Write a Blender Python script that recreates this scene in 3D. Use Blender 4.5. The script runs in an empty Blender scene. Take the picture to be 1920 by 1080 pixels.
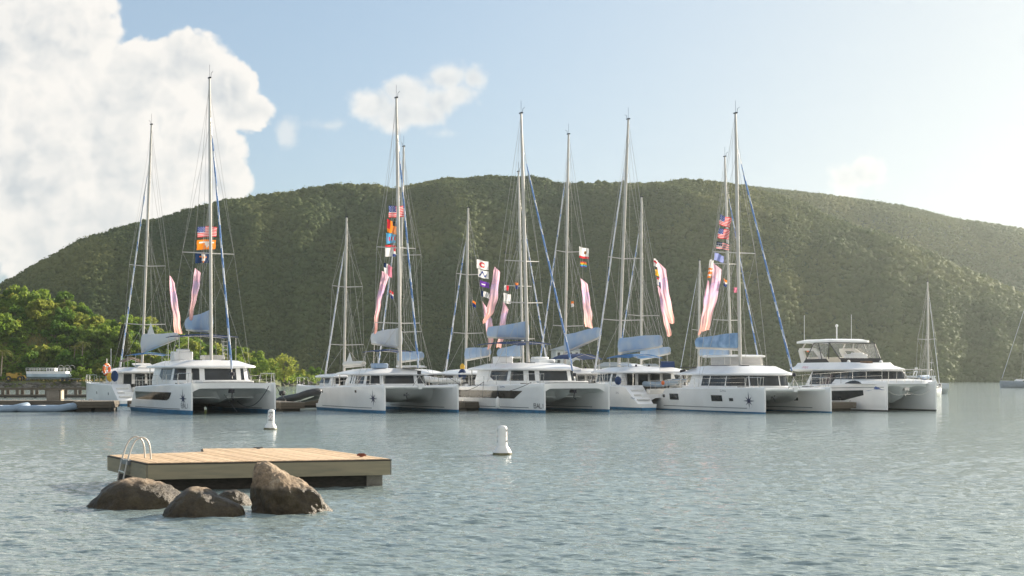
import bpy, math, random
import numpy as np
from mathutils import Vector, Matrix, noise as mnoise
R = math.radians
PI = math.pi
S = bpy.context.scene
COL = S.collection
random.seed(7)
RNG = np.random.default_rng(7)

# ------------------------------------------------------------------ camera
F = 2667.0            # focal length in photo pixels (1920 wide)
HZ = 702.0            # horizon row in the photo
CZ = 2.5              # eye height above the water
cam = bpy.data.cameras.new('camera')
cam.sensor_width = 36.0
cam.lens = 36.0 * F / 1920.0
cam.shift_y = (HZ - 540.0) / 1920.0
cam.clip_start = 0.1
cam.clip_end = 20000.0
cam_o = bpy.data.objects.new('camera', cam)
cam_o.location = (0, 0, CZ)
cam_o.rotation_euler = (R(90), 0, 0)
COL.objects.link(cam_o)
S.camera = cam_o

# ------------------------------------------------------------------ sun, sky, exposure
SUN_AZ, SUN_EL = 47.0, 21.0          # degrees right of the view, above the horizon
S.view_settings.view_transform = 'Standard'
S.view_settings.look = 'None'
S.view_settings.gamma = 1.0
S.view_settings.exposure = 1.27
sd = Vector((math.sin(R(SUN_AZ)) * math.cos(R(SUN_EL)), math.cos(R(SUN_AZ)) * math.cos(R(SUN_EL)), math.sin(R(SUN_EL))))
sun = bpy.data.lights.new('sun', 'SUN')
sun.energy = 4.8
sun.angle = R(0.5)
sun.color = (1.0, 0.89, 0.74)
sun_o = bpy.data.objects.new('sun', sun)
sun_o.rotation_euler = (-sd).to_track_quat('-Z', 'Y').to_euler()
sun_o.location = (60, 60, 80)
COL.objects.link(sun_o)

W = bpy.data.worlds.new('World')
S.world = W
W.use_nodes = True
nt = W.node_tree
for n in list(nt.nodes):
    nt.nodes.remove(n)
def N(t, **kw):
    n = nt.nodes.new(t)
    for k, v in kw.items():
        setattr(n, k, v)
    return n
def M(op, a, b=None, c=None, clamp=False):
    n = N('ShaderNodeMath', operation=op)
    n.use_clamp = clamp
    for i, q in enumerate((a, b, c)):
        if q is None:
            continue
        if isinstance(q, (int, float)):
            n.inputs[i].default_value = q
        else:
            nt.links.new(q, n.inputs[i])
    return n.outputs[0]
def VM(op, a, b=None):
    n = N('ShaderNodeVectorMath', operation=op)
    for i, q in enumerate((a, b)):
        if q is None:
            continue
        if isinstance(q, tuple):
            n.inputs[i].default_value = q
        else:
            nt.links.new(q, n.inputs[i])
    return n.outputs['Value'] if op in ('LENGTH', 'DOT_PRODUCT') else n.outputs[0]
SKY_STRENGTH = 0.051
out = N('ShaderNodeOutputWorld')
bg = N('ShaderNodeBackground')
bg.inputs[1].default_value = SKY_STRENGTH
sky = N('ShaderNodeTexSky', sky_type='NISHITA')
sky.sun_disc = False
sky.sun_elevation = R(SUN_EL)
sky.sun_rotation = R(SUN_AZ)
sky.air_density = 1.0
sky.dust_density = 1.0
sky.ozone_density = 1.6
nt.links.new(sky.outputs[0], bg.inputs[0])
tc = N('ShaderNodeTexCoord')
sep = N('ShaderNodeSeparateXYZ')
nt.links.new(tc.outputs['Generated'], sep.inputs[0])
yy = M('MAXIMUM', sep.outputs[1], 0.05)
cu = M('DIVIDE', sep.outputs[0], yy)
cv = M('DIVIDE', sep.outputs[2], yy)
comb = N('ShaderNodeCombineXYZ')
nt.links.new(cu, comb.inputs[0]); nt.links.new(cv, comb.inputs[1])
uv = comb.outputs[0]
def noise_at(vec, scale, detail, rough=0.55):
    n = N('ShaderNodeTexNoise')
    n.inputs['Scale'].default_value = scale
    n.inputs['Detail'].default_value = detail
    n.inputs['Roughness'].default_value = rough
    nt.links.new(vec, n.inputs['Vector'])
    return n.outputs[0]
n1 = M('MULTIPLY_ADD', noise_at(uv, 36.0, 8.0, 0.62), 0.55, M('MULTIPLY', noise_at(uv, 13.0, 6.0, 0.5), 0.45))
sunward = VM('ADD', uv, (0.011, 0.007, 0.0))
n2 = noise_at(sunward, 26.0, 5.0, 0.55)
n1b = noise_at(uv, 26.0, 5.0, 0.55)
def vor_at(vec, scale, sm=0.35):
    n = N('ShaderNodeTexVoronoi', feature='SMOOTH_F1')
    n.inputs['Scale'].default_value = scale; n.inputs['Smoothness'].default_value = sm
    nt.links.new(vec, n.inputs['Vector'])
    return n.outputs['Distance']
wn = N('ShaderNodeTexNoise'); wn.inputs['Scale'].default_value = 30.0; wn.inputs['Detail'].default_value = 4
nt.links.new(uv, wn.inputs['Vector'])
def billow(vec):
    w = VM('ADD', vec, VM('MULTIPLY', wn.outputs['Color'], (0.022, 0.022, 0.0)))
    a = M('MULTIPLY_ADD', vor_at(w, 24.0), -0.95, 0.42)
    b = M('MULTIPLY_ADD', vor_at(w, 62.0), -0.50, 0.22)
    c = M('MULTIPLY_ADD', vor_at(w, 150.0), -0.26, 0.11)
    return M('ADD', M('ADD', a, b), c)
bil = billow(uv)
bil2 = billow(VM('ADD', uv, (0.006, 0.006, 0.0)))
def blobs(lst):
    acc = None
    for (px, py, rx, ry) in lst:
        d = VM('SUBTRACT', uv, ((px - 960) / F, (HZ - py) / F, 0.0))
        d = VM('MULTIPLY', d, (F / rx, F / ry, 0.0))
        v = M('SUBTRACT', 1.0, VM('LENGTH', d))
        acc = v if acc is None else M('MAXIMUM', acc, v)
    return acc
big = blobs([(60, 40, 190, 120), (150, 75, 110, 70), (-60, 150, 220, 260), (345, 125, 105, 72), (415, 175, 80, 70), (455, 210, 62, 45),
             (385, 275, 85, 70), (405, 330, 70, 62), (250, 330, 190, 170), (60, 340, 150, 130), (150, 430, 260, 130), (210, 190, 190, 150), (-300, 250, 300, 260)])
small = blobs([(840, 150, 70, 45), (885, 148, 34, 32), (770, 175, 70, 42), (705, 200, 52, 44), (800, 215, 75, 42), (745, 215, 75, 45), (825, 190, 70, 55), (860, 175, 50, 45), (1585, 338, 62, 48), (1620, 325, 50, 46)])
faint = blobs([(540, 250, 34, 40), (612, 236, 52, 22), (830, 250, 60, 24), (2300, 300, 200, 60), (2700, 180, 260, 80)])
def mask(field, k, lo, hi, bw=0.8):
    f = M('ADD', field, M('MULTIPLY_ADD', M('SUBTRACT', n1, 0.5), k, M('MULTIPLY', bil, bw)))
    mr = N('ShaderNodeMapRange', interpolation_type='SMOOTHSTEP')
    mr.inputs[1].default_value = lo; mr.inputs[2].default_value = hi
    nt.links.new(f, mr.inputs[0])
    return mr.outputs[0]
mk = M('MAXIMUM', mask(M('MULTIPLY', big, 2.0), 1.5, -0.06, 0.28, 1.05), M('MULTIPLY', mask(small, 1.5, 0.0, 0.6), 0.85))
mk = M('MAXIMUM', mk, M('MULTIPLY', mask(faint, 2.4, 0.1, 0.9), 0.5))
back = N('ShaderNodeMapRange', interpolation_type='SMOOTHSTEP')      # unseen bright cloud bank added behind the viewer to lift the fill light
back.inputs[1].default_value = -0.05; back.inputs[2].default_value = -0.45
nt.links.new(sep.outputs[1], back.inputs[0])
bn = N('ShaderNodeMapRange', interpolation_type='SMOOTHSTEP')
bn.inputs[1].default_value = 0.36; bn.inputs[2].default_value = 0.58
nt.links.new(noise_at(tc.outputs['Generated'], 2.6, 7.0, 0.55), bn.inputs[0])
mk = M('MAXIMUM', mk, M('MULTIPLY', M('MULTIPLY', back.outputs[0], bn.outputs[0]), 0.95))
veil = N('ShaderNodeMapRange', interpolation_type='SMOOTHSTEP')      # thin high haze thickens to the right of the view
veil.inputs[1].default_value = -0.25; veil.inputs[2].default_value = 0.34; veil.inputs[3].default_value = 0.45; veil.inputs[4].default_value = 0.86
nt.links.new(M('ADD', cu, M('MULTIPLY', cv, -0.25)), veil.inputs[0])
cloud_shading = M('MULTIPLY_ADD', M('ADD', M('SUBTRACT', n1b, n2), M('MULTIPLY', M('SUBTRACT', bil, bil2), 1.2)), 1.25, 0.58, clamp=True)  # lit and shaded sides of the clouds, painted into their colour
edge = M('MULTIPLY_ADD', mask(M('MAXIMUM', big, small), 0.9, 0.12, 0.75), -0.55, 0.55)
cloud_shading = M('ADD', M('MULTIPLY', cloud_shading, 0.8), edge, clamp=True)
ccol = N('ShaderNodeMix', data_type='RGBA')
nt.links.new(cloud_shading, ccol.inputs[0])
ccol.inputs[6].default_value = (0.575, 0.605, 0.63, 1)
ccol.inputs[7].default_value = (0.87, 0.84, 0.80, 1)
cbg = N('ShaderNodeBackground')
nt.links.new(ccol.outputs[2], cbg.inputs[0])
cbg.inputs[1].default_value = 0.47
vbg = N('ShaderNodeBackground')
vc = N('ShaderNodeMix', data_type='RGBA')
vc.inputs[6].default_value = (0.50, 0.67, 0.86, 1); vc.inputs[7].default_value = (0.70, 0.75, 0.785, 1)
vt = N('ShaderNodeMapRange', interpolation_type='SMOOTHSTEP'); vt.inputs[1].default_value = -0.3; vt.inputs[2].default_value = 0.3
nt.links.new(M('ADD', cu, M('MULTIPLY', cv, -0.5)), vt.inputs[0]); nt.links.new(vt.outputs[0], vc.inputs[0]); nt.links.new(vc.outputs[2], vbg.inputs[0])
vbg.inputs[1].default_value = 0.405
mv = N('ShaderNodeMixShader')
nt.links.new(veil.outputs[0], mv.inputs[0]); nt.links.new(bg.outputs[0], mv.inputs[1]); nt.links.new(vbg.outputs[0], mv.inputs[2])
mx = N('ShaderNodeMixShader')
nt.links.new(mk, mx.inputs[0]); nt.links.new(mv.outputs[0], mx.inputs[1]); nt.links.new(cbg.outputs[0], mx.inputs[2])
nt.links.new(mx.outputs[0], out.inputs[0])

# ------------------------------------------------------------------ helpers
def P(px, py, d):
    """point seen at a photo pixel, d metres along the view"""
    return Vector(((px - 960) / F * d, d, CZ + (HZ - py) / F * d))
def pix(v):
    return 960 + v[0] / v[1] * F, HZ - (v[2] - CZ) / v[1] * F

class MB:
    def __init__(self):
        self.v = []; self.f = []; self.m = []
    def add(self, vs, fs, mat=0):
        o = len(self.v)
        self.v.extend([tuple(p) for p in vs])
        self.f.extend([tuple(i + o for i in q) for q in fs])
        if isinstance(mat, int):
            self.m.extend([mat] * len(fs))
        else:
            self.m.extend(mat)
        return self
    def box(self, c, s, rz=0.0, mat=0, ry=0.0):
        x, y, z = s[0] / 2, s[1] / 2, s[2] / 2
        vs = [(-x, -y, -z), (x, -y, -z), (x, y, -z), (-x, y, -z), (-x, -y, z), (x, -y, z), (x, y, z), (-x, y, z)]
        if rz or ry:
            m = Matrix.Rotation(rz, 3, 'Z') @ Matrix.Rotation(ry, 3, 'Y')
            vs = [m @ Vector(p) for p in vs]
        vs = [(p[0] + c[0], p[1] + c[1], p[2] + c[2]) for p in vs]
        return self.add(vs, [(0, 3, 2, 1), (4, 5, 6, 7), (0, 1, 5, 4), (1, 2, 6, 5), (2, 3, 7, 6), (3, 0, 4, 7)], mat)
    def loft(self, rings, closed=True, cap0=True, cap1=True, mat=0, loop=False):
        n = len(rings[0]); vs = [p for r in rings for p in r]; fs = []
        k = n if closed else n - 1
        nr = len(rings)
        for i in range(nr if loop else nr - 1):
            a = i * n; b = ((i + 1) % nr) * n
            for j in range(k):
                j2 = (j + 1) % n
                fs.append((a + j, a + j2, b + j2, b + j))
        if closed and not loop:
            if cap0: fs.append(tuple(range(n - 1, -1, -1)))
            if cap1: fs.append(tuple((nr - 1) * n + j for j in range(n)))
        return self.add(vs, fs, mat)
    def tube(self, pts, r, n=6, mat=0, closed=False):
        pts = [Vector(p) for p in pts]
        rs = r if isinstance(r, (list, tuple)) else [r] * len(pts)
        rings = []; up = None
        L = len(pts)
        for i, p in enumerate(pts):
            if closed:
                t = (pts[(i + 1) % L] - pts[i - 1])
            else:
                t = pts[min(i + 1, L - 1)] - pts[max(i - 1, 0)]
            t = t.normalized() if t.length > 1e-9 else Vector((0, 0, 1))
            if up is None:
                up = t.orthogonal().normalized()
            up = (up - t * up.dot(t))
            up = up.normalized() if up.length > 1e-6 else t.orthogonal().normalized()
            s = t.cross(up)
            rings.append([p + (up * math.cos(2 * PI * k / n) + s * math.sin(2 * PI * k / n)) * rs[i] for k in range(n)])
        return self.loft(rings, True, True, True, mat, loop=closed)
    def lathe(self, prof, n=16, c=(0, 0, 0), mat=0):
        rings = [[(c[0] + r * math.cos(2 * PI * k / n), c[1] + r * math.sin(2 * PI * k / n), c[2] + z) for k in range(n)] for r, z in prof]
        return self.loft(rings, mat=mat)
    def prism(self, poly, z0, z1, mat=0):
        return self.loft([[(x, y, z0) for x, y in poly], [(x, y, z1) for x, y in poly]], mat=mat)
    def plate(self, poly, off, mat=0):
        """3-D polygon thickened by a vector"""
        o = Vector(off)
        return self.loft([[Vector(p) for p in poly], [Vector(p) + o for p in poly]], mat=mat)
    def ball(self, c, r, n=10, mat=0):
        rr = r if isinstance(r, tuple) else (r, r, r)
        m = n // 2
        rings = [[(c[0] + rr[0] * math.sin(PI * (i + .02) / (m + .04)) * math.cos(2 * PI * k / n), c[1] + rr[1] * math.sin(PI * (i + .02) / (m + .04)) * math.sin(2 * PI * k / n),
                   c[2] - rr[2] * math.cos(PI * (i + .02) / (m + .04))) for k in range(n)] for i in range(m + 1)]
        return self.loft(rings, mat=mat)
    def build(self, name, mats, parent=None, angle=38, bevel=0, label=None):
        me = bpy.data.meshes.new(name)
        me.from_pydata(self.v, [], self.f)
        if not isinstance(mats, (list, tuple)):
            mats = [mats]
        for q in mats:
            me.materials.append(q)
        me.polygons.foreach_set('material_index', self.m)
        if angle:
            me.polygons.foreach_set('use_smooth', [True] * len(self.f))
            me.set_sharp_from_angle(angle=R(angle))
        me.update()
        o = bpy.data.objects.new(name, me)
        COL.objects.link(o)
        if parent is not None:
            o.parent = parent
        if bevel:
            b = o.modifiers.new('bevel', 'BEVEL'); b.width = bevel; b.segments = 2; b.limit_method = 'ANGLE'; b.angle_limit = R(40)
        if label:
            o['label'] = label
        return o

def np_mesh(name, verts, quads, mats, midx=None, smooth=False, parent=None):
    me = bpy.data.meshes.new(name)
    k = quads.shape[1]
    me.vertices.add(len(verts)); me.loops.add(quads.size); me.polygons.add(len(quads))
    me.vertices.foreach_set('co', np.ascontiguousarray(verts, dtype=np.float32).ravel())
    me.loops.foreach_set('vertex_index', np.ascontiguousarray(quads, dtype=np.int32).ravel())
    me.polygons.foreach_set('loop_start', np.arange(0, quads.size, k, dtype=np.int32))
    me.polygons.foreach_set('loop_total', np.full(len(quads), k, dtype=np.int32))
    for q in (mats if isinstance(mats, (list, tuple)) else [mats]):
        me.materials.append(q)
    if midx is not None:
        me.polygons.foreach_set('material_index', np.ascontiguousarray(midx, dtype=np.int32))
    me.polygons.foreach_set('use_smooth', np.full(len(quads), smooth, dtype=bool))
    me.update(calc_edges=True)
    o = bpy.data.objects.new(name, me)
    COL.objects.link(o)
    if parent is not None:
        o.parent = parent
    return o

def tag(o, label=None, cat=None, group=None, kind=None):
    if label: o['label'] = label
    if cat: o['category'] = cat
    if group: o['group'] = group
    if kind: o['kind'] = kind
    return o
def thing(name, label, cat, loc=(0, 0, 0), rz=0.0, group=None):
    o = bpy.data.objects.new(name, None)
    o.empty_display_size = 0.3
    o.location = loc; o.rotation_euler = (0, 0, rz)
    COL.objects.link(o)
    return tag(o, label, cat, group)

# ------------------------------------------------------------------ materials
def mat(name, col, rough=0.5, metal=0.0, var=0.10, scale=2.0, col2=None, bump=0.0, bscale=25.0, stretch=None, transl=0.0, spec=0.5, detail=5.0, coat=0.0):
    m = bpy.data.materials.new(name); m.use_nodes = True
    t = m.node_tree; b = t.nodes['Principled BSDF']
    tcn = t.nodes.new('ShaderNodeTexCoord'); vec = tcn.outputs['Object']
    if stretch:
        mp = t.nodes.new('ShaderNodeMapping'); mp.inputs['Scale'].default_value = stretch
        t.links.new(vec, mp.inputs[0]); vec = mp.outputs[0]
    nz = t.nodes.new('ShaderNodeTexNoise'); nz.inputs['Scale'].default_value = scale; nz.inputs['Detail'].default_value = detail
    t.links.new(vec, nz.inputs['Vector'])
    rp = t.nodes.new('ShaderNodeMapRange'); rp.inputs[1].default_value = 0.32; rp.inputs[2].default_value = 0.68
    t.links.new(nz.outputs[0], rp.inputs[0])
    mixn = t.nodes.new('ShaderNodeMix'); mixn.data_type = 'RGBA'
    c1 = tuple(max(0, c * (1 - var)) for c in col); c2 = col2 or tuple(min(1, c * (1 + var)) for c in col)
    mixn.inputs[6].default_value = (*c1, 1); mixn.inputs[7].default_value = (*c2, 1)
    t.links.new(rp.outputs[0], mixn.inputs[0]); t.links.new(mixn.outputs[2], b.inputs['Base Color'])
    b.inputs['Roughness'].default_value = rough; b.inputs['Metallic'].default_value = metal
    b.inputs['Specular IOR Level'].default_value = spec
    if coat: b.inputs['Coat Weight'].default_value = coat
    if bump:
        n2_ = t.nodes.new('ShaderNodeTexNoise'); n2_.inputs['Scale'].default_value = bscale; n2_.inputs['Detail'].default_value = 6
        t.links.new(vec, n2_.inputs['Vector'])
        bp = t.nodes.new('ShaderNodeBump'); bp.inputs['Strength'].default_value = bump; bp.inputs['Distance'].default_value = 0.05
        t.links.new(n2_.outputs[0], bp.inputs['Height']); t.links.new(bp.outputs[0], b.inputs['Normal'])
    if transl:
        tr = t.nodes.new('ShaderNodeBsdfTranslucent'); t.links.new(mixn.outputs[2], tr.inputs[0])
        ms = t.nodes.new('ShaderNodeMixShader'); ms.inputs[0].default_value = transl
        o_ = t.nodes['Material Output']
        t.links.new(b.outputs[0], ms.inputs[1]); t.links.new(tr.outputs[0], ms.inputs[2]); t.links.new(ms.outputs[0], o_.inputs[0])
    return m
def clear_mat(name, col, alpha, rough=0.05):
    m = bpy.data.materials.new(name); m.use_nodes = True
    t = m.node_tree; b = t.nodes['Principled BSDF']
    b.inputs['Base Color'].default_value = (*col, 1); b.inputs['Roughness'].default_value = rough
    tr = t.nodes.new('ShaderNodeBsdfTransparent'); ms = t.nodes.new('ShaderNodeMixShader')
    nz = t.nodes.new('ShaderNodeTexNoise'); nz.inputs['Scale'].default_value = 3.0
    mr = t.nodes.new('ShaderNodeMapRange'); mr.inputs[3].default_value = alpha * 0.75; mr.inputs[4].default_value = min(1, alpha * 1.25)
    t.links.new(nz.outputs[0], mr.inputs[0]); t.links.new(mr.outputs[0], ms.inputs[0])
    t.links.new(tr.outputs[0], ms.inputs[1]); t.links.new(b.outputs[0], ms.inputs[2]); t.links.new(ms.outputs[0], t.nodes['Material Output'].inputs[0])
    return m
G = {}
G['gel'] = mat('gelcoat_white', (0.83, 0.835, 0.83), 0.28, var=0.06, scale=0.7, coat=0.3)
G['gel_b'] = mat('gelcoat_cream', (0.70, 0.67, 0.61), 0.35, var=0.08, scale=0.8)
G['deck'] = mat('nonskid_deck', (0.66, 0.66, 0.64), 0.6, var=0.08, scale=3)
G['anti'] = mat('antifouling_blue', (0.035, 0.16, 0.30), 0.55, var=0.25, scale=2.5)
G['anti_k'] = mat('antifouling_black', (0.02, 0.022, 0.025), 0.55, var=0.25, scale=2.5)
G['glass'] = mat('tinted_glass', (0.022, 0.027, 0.032), 0.06, var=0.5, scale=0.9, spec=0.42)
G['glass_w'] = mat('smoked_glass_warm', (0.05, 0.042, 0.034), 0.08, var=0.6, scale=1.3, spec=0.4)
G['black'] = mat('black_rubber', (0.02, 0.02, 0.022), 0.55)
G['navy'] = mat('navy_canvas', (0.022, 0.055, 0.16), 0.75, var=0.25, scale=2, transl=0.15)
G['blue'] = mat('blue_canvas', (0.06, 0.20, 0.42), 0.75, var=0.2, scale=2, transl=0.2)
G['cover'] = mat('faded_blue_sailcover', (0.48, 0.565, 0.67), 0.8, var=0.06, scale=0.9, col2=(0.31, 0.45, 0.65), bump=0.5, bscale=4, transl=.18)
G['cover_w'] = mat('pale_sailcover', (0.66, 0.69, 0.71), 0.8, var=0.05, scale=1.2, col2=(0.58, 0.63, 0.69), bump=0.5, bscale=4, transl=.18)
G['cover_b'] = mat('blue_sailcover', (0.16, 0.32, 0.55), 0.8, var=0.2, scale=1.6, col2=(0.30, 0.46, 0.66), bump=0.6, bscale=4)
G['furl_b'] = mat('furled_sail_blue', (0.12, 0.24, 0.50), 0.8, var=0.25, scale=3)
G['furl_w'] = mat('furled_sail_white', (0.60, 0.63, 0.68), 0.8, var=0.1, scale=3)
G['mast'] = mat('anodised_mast', (0.55, 0.53, 0.49), 0.45, metal=0.25, var=0.08, scale=1.5)
G['mast_d'] = mat('dark_mast', (0.16, 0.17, 0.18), 0.4, metal=0.5, var=0.1)
G['steel'] = mat('stainless_steel', (0.62, 0.60, 0.57), 0.25, metal=0.9, var=0.08)
G['wire'] = mat('rigging_wire', (0.50, 0.48, 0.44), 0.4, metal=0.5)
G['rope'] = mat('dark_rope', (0.035, 0.04, 0.05), 0.9)
G['rope_w'] = mat('pale_rope', (0.55, 0.53, 0.48), 0.9)
G['ink'] = mat('navy_decal', (0.012, 0.02, 0.075), 0.4)
G['ink_g'] = mat('grey_decal', (0.16, 0.18, 0.21), 0.45)
G['ink_k'] = mat('black_lettering', (0.02, 0.02, 0.03), 0.5)
G['ink_b'] = mat('blue_decal', (0.03, 0.09, 0.30), 0.4)
G['ink_r'] = mat('red_lettering', (0.5, 0.03, 0.10), 0.45)
G['net'] = mat('trampoline_net', (0.18, 0.19, 0.20), 0.9, var=0.3, scale=40)
G['teak'] = mat('teak', (0.30, 0.19, 0.10), 0.6, var=0.2, scale=6, stretch=(1, 8, 1))
G['orange'] = mat('orange_plastic', (0.80, 0.16, 0.03), 0.45)
G['yellow'] = mat('yellow_plastic', (0.72, 0.42, 0.03), 0.5)
G['white'] = mat('white_plastic', (0.76, 0.76, 0.74), 0.4, var=0.05)
G['rust'] = mat('rusty_iron', (0.19, 0.055, 0.03), 0.85, var=0.3, scale=12)
G['hypalon'] = mat('grey_hypalon', (0.22, 0.27, 0.33), 0.6, var=0.1)
G['hyp_b'] = mat('blue_grey_hypalon', (0.25, 0.33, 0.42), 0.55, var=0.12)
G['hyp_k'] = mat('black_hypalon', (0.035, 0.037, 0.04), 0.5, var=0.2)
G['interior'] = mat('cabin_wood', (0.16, 0.10, 0.055), 0.6, var=0.3, scale=3)
G['vinyl'] = clear_mat('clear_vinyl', (0.62, 0.60, 0.56), 0.30, 0.15)
G['vinyl_w'] = clear_mat('milky_vinyl', (0.66, 0.64, 0.62), 0.78, 0.25)
G['wood'] = mat('weathered_timber', (0.12, 0.10, 0.075), 0.85, var=0.25, scale=2.2, stretch=(1.2, 12, 12), bump=0.4, bscale=30)
G['wood_d'] = mat('dark_wet_timber', (0.055, 0.048, 0.038), 0.75, var=0.3, scale=2.2, stretch=(1.2, 12, 12), bump=0.4)
G['wood_g'] = mat('grey_timber', (0.22, 0.195, 0.16), 0.85, var=0.2, scale=2.2, stretch=(1.2, 12, 12), bump=0.3)
G['floatc'] = mat('concrete_float', (0.25, 0.23, 0.20), 0.9, var=0.3, scale=3, bump=0.4)
# ------------------------------------------------------------------ numpy value noise for terrain
def vnoise(x, y, seed=0):
    xi = np.floor(x).astype(np.int64); yi = np.floor(y).astype(np.int64)
    fx = x - xi; fy = y - yi
    fx = fx * fx * (3 - 2 * fx); fy = fy * fy * (3 - 2 * fy)
    def h(a, b):
        n = (a * 374761393 + b * 668265263 + seed * 1442695041) & 0xFFFFFFFF
        n = ((n ^ (n >> 13)) * 1274126177) & 0xFFFFFFFF
        return ((n ^ (n >> 16)) & 0xFFFF) / 65535.0
    return (h(xi, yi) * (1 - fx) + h(xi + 1, yi) * fx) * (1 - fy) + (h(xi, yi + 1) * (1 - fx) + h(xi + 1, yi + 1) * fx) * fy
def fbm(x, y, oct=4, seed=0):
    a = 0.5; s = 0.0
    for k in range(oct):
        s = s + a * vnoise(x * 2 ** k, y * 2 ** k, seed + k * 17); a *= 0.5
    return s
def sstep(x, a, b):
    t = np.clip((x - a) / (b - a), 0, 1)
    return t * t * (3 - 2 * t)

# ------------------------------------------------------------------ water: one sheet to the horizon, real ripples near by
def make_water():
    r = [2.0]
    while r[-1] < 1580:
        q = r[-1]
        r.append(q * (1.0029 if 15 < q < 115 else (1.012 if q < 15 else 1.03)))
    r = np.array(r)
    a_f = np.linspace(-0.47, 0.47, 860)
    a = np.concatenate([np.linspace(-PI, -0.47, 60)[:-1], a_f, np.linspace(0.47, PI, 60)[1:]])
    A, Rr = np.meshgrid(a, r)
    X = Rr * np.sin(A); Y = Rr * np.cos(A)
    Z = np.zeros_like(X)
    dr = np.gradient(r)[:, None]
    patch = 0.55 + 0.9 * fbm(X * 0.05 + 3, Y * 0.035 + 8, 3, 5)
    rng = np.random.default_rng(3)
    for k in range(72):
        lam = 0.15 * (0.72 / 0.15) ** rng.random()
        th = R(259) + rng.normal() * 0.36
        kx, ky = 2 * PI / lam * math.cos(th), 2 * PI / lam * math.sin(th)
        amp = 0.0044 * lam * (0.6 + 0.8 * rng.random())
        fade = np.clip((lam / np.maximum(dr, Rr * 0.0011) - 2.0) / 2.5, 0, 1)
        ph = kx * X + ky * Y + rng.random() * 6.28 + 0.8 * fbm(X * 0.11, Y * 0.11, 2, k)
        Z += amp * fade * patch * (np.sin(ph) + 0.30 * np.sin(2 * ph + 0.9))
    nr, na = X.shape
    V = np.stack([X, Y, Z], -1).reshape(-1, 3)
    idx = np.arange(nr * na).reshape(nr, na)
    q = np.stack([idx[:-1, :-1], idx[:-1, 1:], idx[1:, 1:], idx[1:, :-1]], -1).reshape(-1, 4)[:, ::-1]
    # close the small disc under the eye
    m = bpy.data.materials.new('sea_water'); m.use_nodes = True
    t = m.node_tree; b = t.nodes['Principled BSDF']
    tcn = t.nodes.new('ShaderNodeTexCoord')
    nz = t.nodes.new('ShaderNodeTexNoise'); nz.inputs['Scale'].default_value = 0.05; nz.inputs['Detail'].default_value = 3
    t.links.new(tcn.outputs['Object'], nz.inputs['Vector'])
    mr = t.nodes.new('ShaderNodeMapRange'); mr.inputs[1].default_value = 0.35; mr.inputs[2].default_value = 0.65
    t.links.new(nz.outputs[0], mr.inputs[0])
    mixn = t.nodes.new('ShaderNodeMix'); mixn.data_type = 'RGBA'
    mixn.inputs[6].default_value = (0.205, 0.255, 0.248, 1); mixn.inputs[7].default_value = (0.25, 0.308, 0.293, 1)
    t.links.new(mr.outputs[0], mixn.inputs[0]); t.links.new(mixn.outputs[2], b.inputs['Base Color'])
    b.inputs['Roughness'].default_value = 0.06; b.inputs['IOR'].default_value = 1.34
    prev = None
    for sc, dist, st, strch in ((4.5, 0.055, 0.7, (0.8, 2.0, 1)), (11.0, 0.014, 0.5, (0.8, 1.8, 1)), (1.7, 0.085, 0.6, (0.75, 1.9, 1))):
        mp = t.nodes.new('ShaderNodeMapping'); mp.inputs['Scale'].default_value = strch; mp.inputs['Rotation'].default_value = (0, 0, R(9))
        t.links.new(tcn.outputs['Object'], mp.inputs[0])
        n2_ = t.nodes.new('ShaderNodeTexNoise'); n2_.inputs['Scale'].default_value = sc; n2_.inputs['Detail'].default_value = 3
        n2_.inputs['Roughness'].default_value = 0.55
        t.links.new(mp.outputs[0], n2_.inputs['Vector'])
        bp = t.nodes.new('ShaderNodeBump'); bp.inputs['Strength'].default_value = st; bp.inputs['Distance'].default_value = dist
        t.links.new(n2_.outputs[0], bp.inputs['Height'])
        if prev is not None: t.links.new(prev, bp.inputs['Normal'])
        prev = bp.outputs[0]
    t.links.new(prev, b.inputs['Normal'])
    o = np_mesh('water', V, q, m, smooth=True)
    tag(o, kind='structure')
make_water()

# ------------------------------------------------------------------ vegetation materials
def leaf_mat(name, c1, c2, c3, scale, transl=0.35, spec=0.2):
    m = bpy.data.materials.new(name); m.use_nodes = True
    t = m.node_tree; b = t.nodes['Principled BSDF']
    tcn = t.nodes.new('ShaderNodeTexCoord')
    nz = t.nodes.new('ShaderNodeTexNoise'); nz.inputs['Scale'].default_value = scale; nz.inputs['Detail'].default_value = 5
    t.links.new(tcn.outputs['Object'], nz.inputs['Vector'])
    cr = t.nodes.new('ShaderNodeValToRGB'); e = cr.color_ramp.elements
    e[0].position = 0.3; e[0].color = (*c1, 1); e[1].position = 0.7; e[1].color = (*c3, 1)
    k = e.new(0.5); k.color = (*c2, 1)
    t.links.new(nz.outputs[0], cr.inputs[0]); t.links.new(cr.outputs[0], b.inputs['Base Color'])
    b.inputs['Roughness'].default_value = 0.7; b.inputs['Specular IOR Level'].default_value = spec
    tr = t.nodes.new('ShaderNodeBsdfTranslucent'); ms = t.nodes.new('ShaderNodeMixShader'); ms.inputs[0].default_value = transl
    hs = t.nodes.new('ShaderNodeHueSaturation'); hs.inputs['Value'].default_value = 1.5; hs.inputs['Hue'].default_value = 0.485
    t.links.new(cr.outputs[0], hs.inputs['Color']); t.links.new(hs.outputs[0], tr.inputs[0])
    t.links.new(b.outputs[0], ms.inputs[1]); t.links.new(tr.outputs[0], ms.inputs[2]); t.links.new(ms.outputs[0], t.nodes['Material Output'].inputs[0])
    return m
L_far = leaf_mat('hill_scrub', (0.066, 0.100, 0.046), (0.108, 0.136, 0.058), (0.180, 0.190, 0.078), 0.018, 0.3, 0.03)
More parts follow.
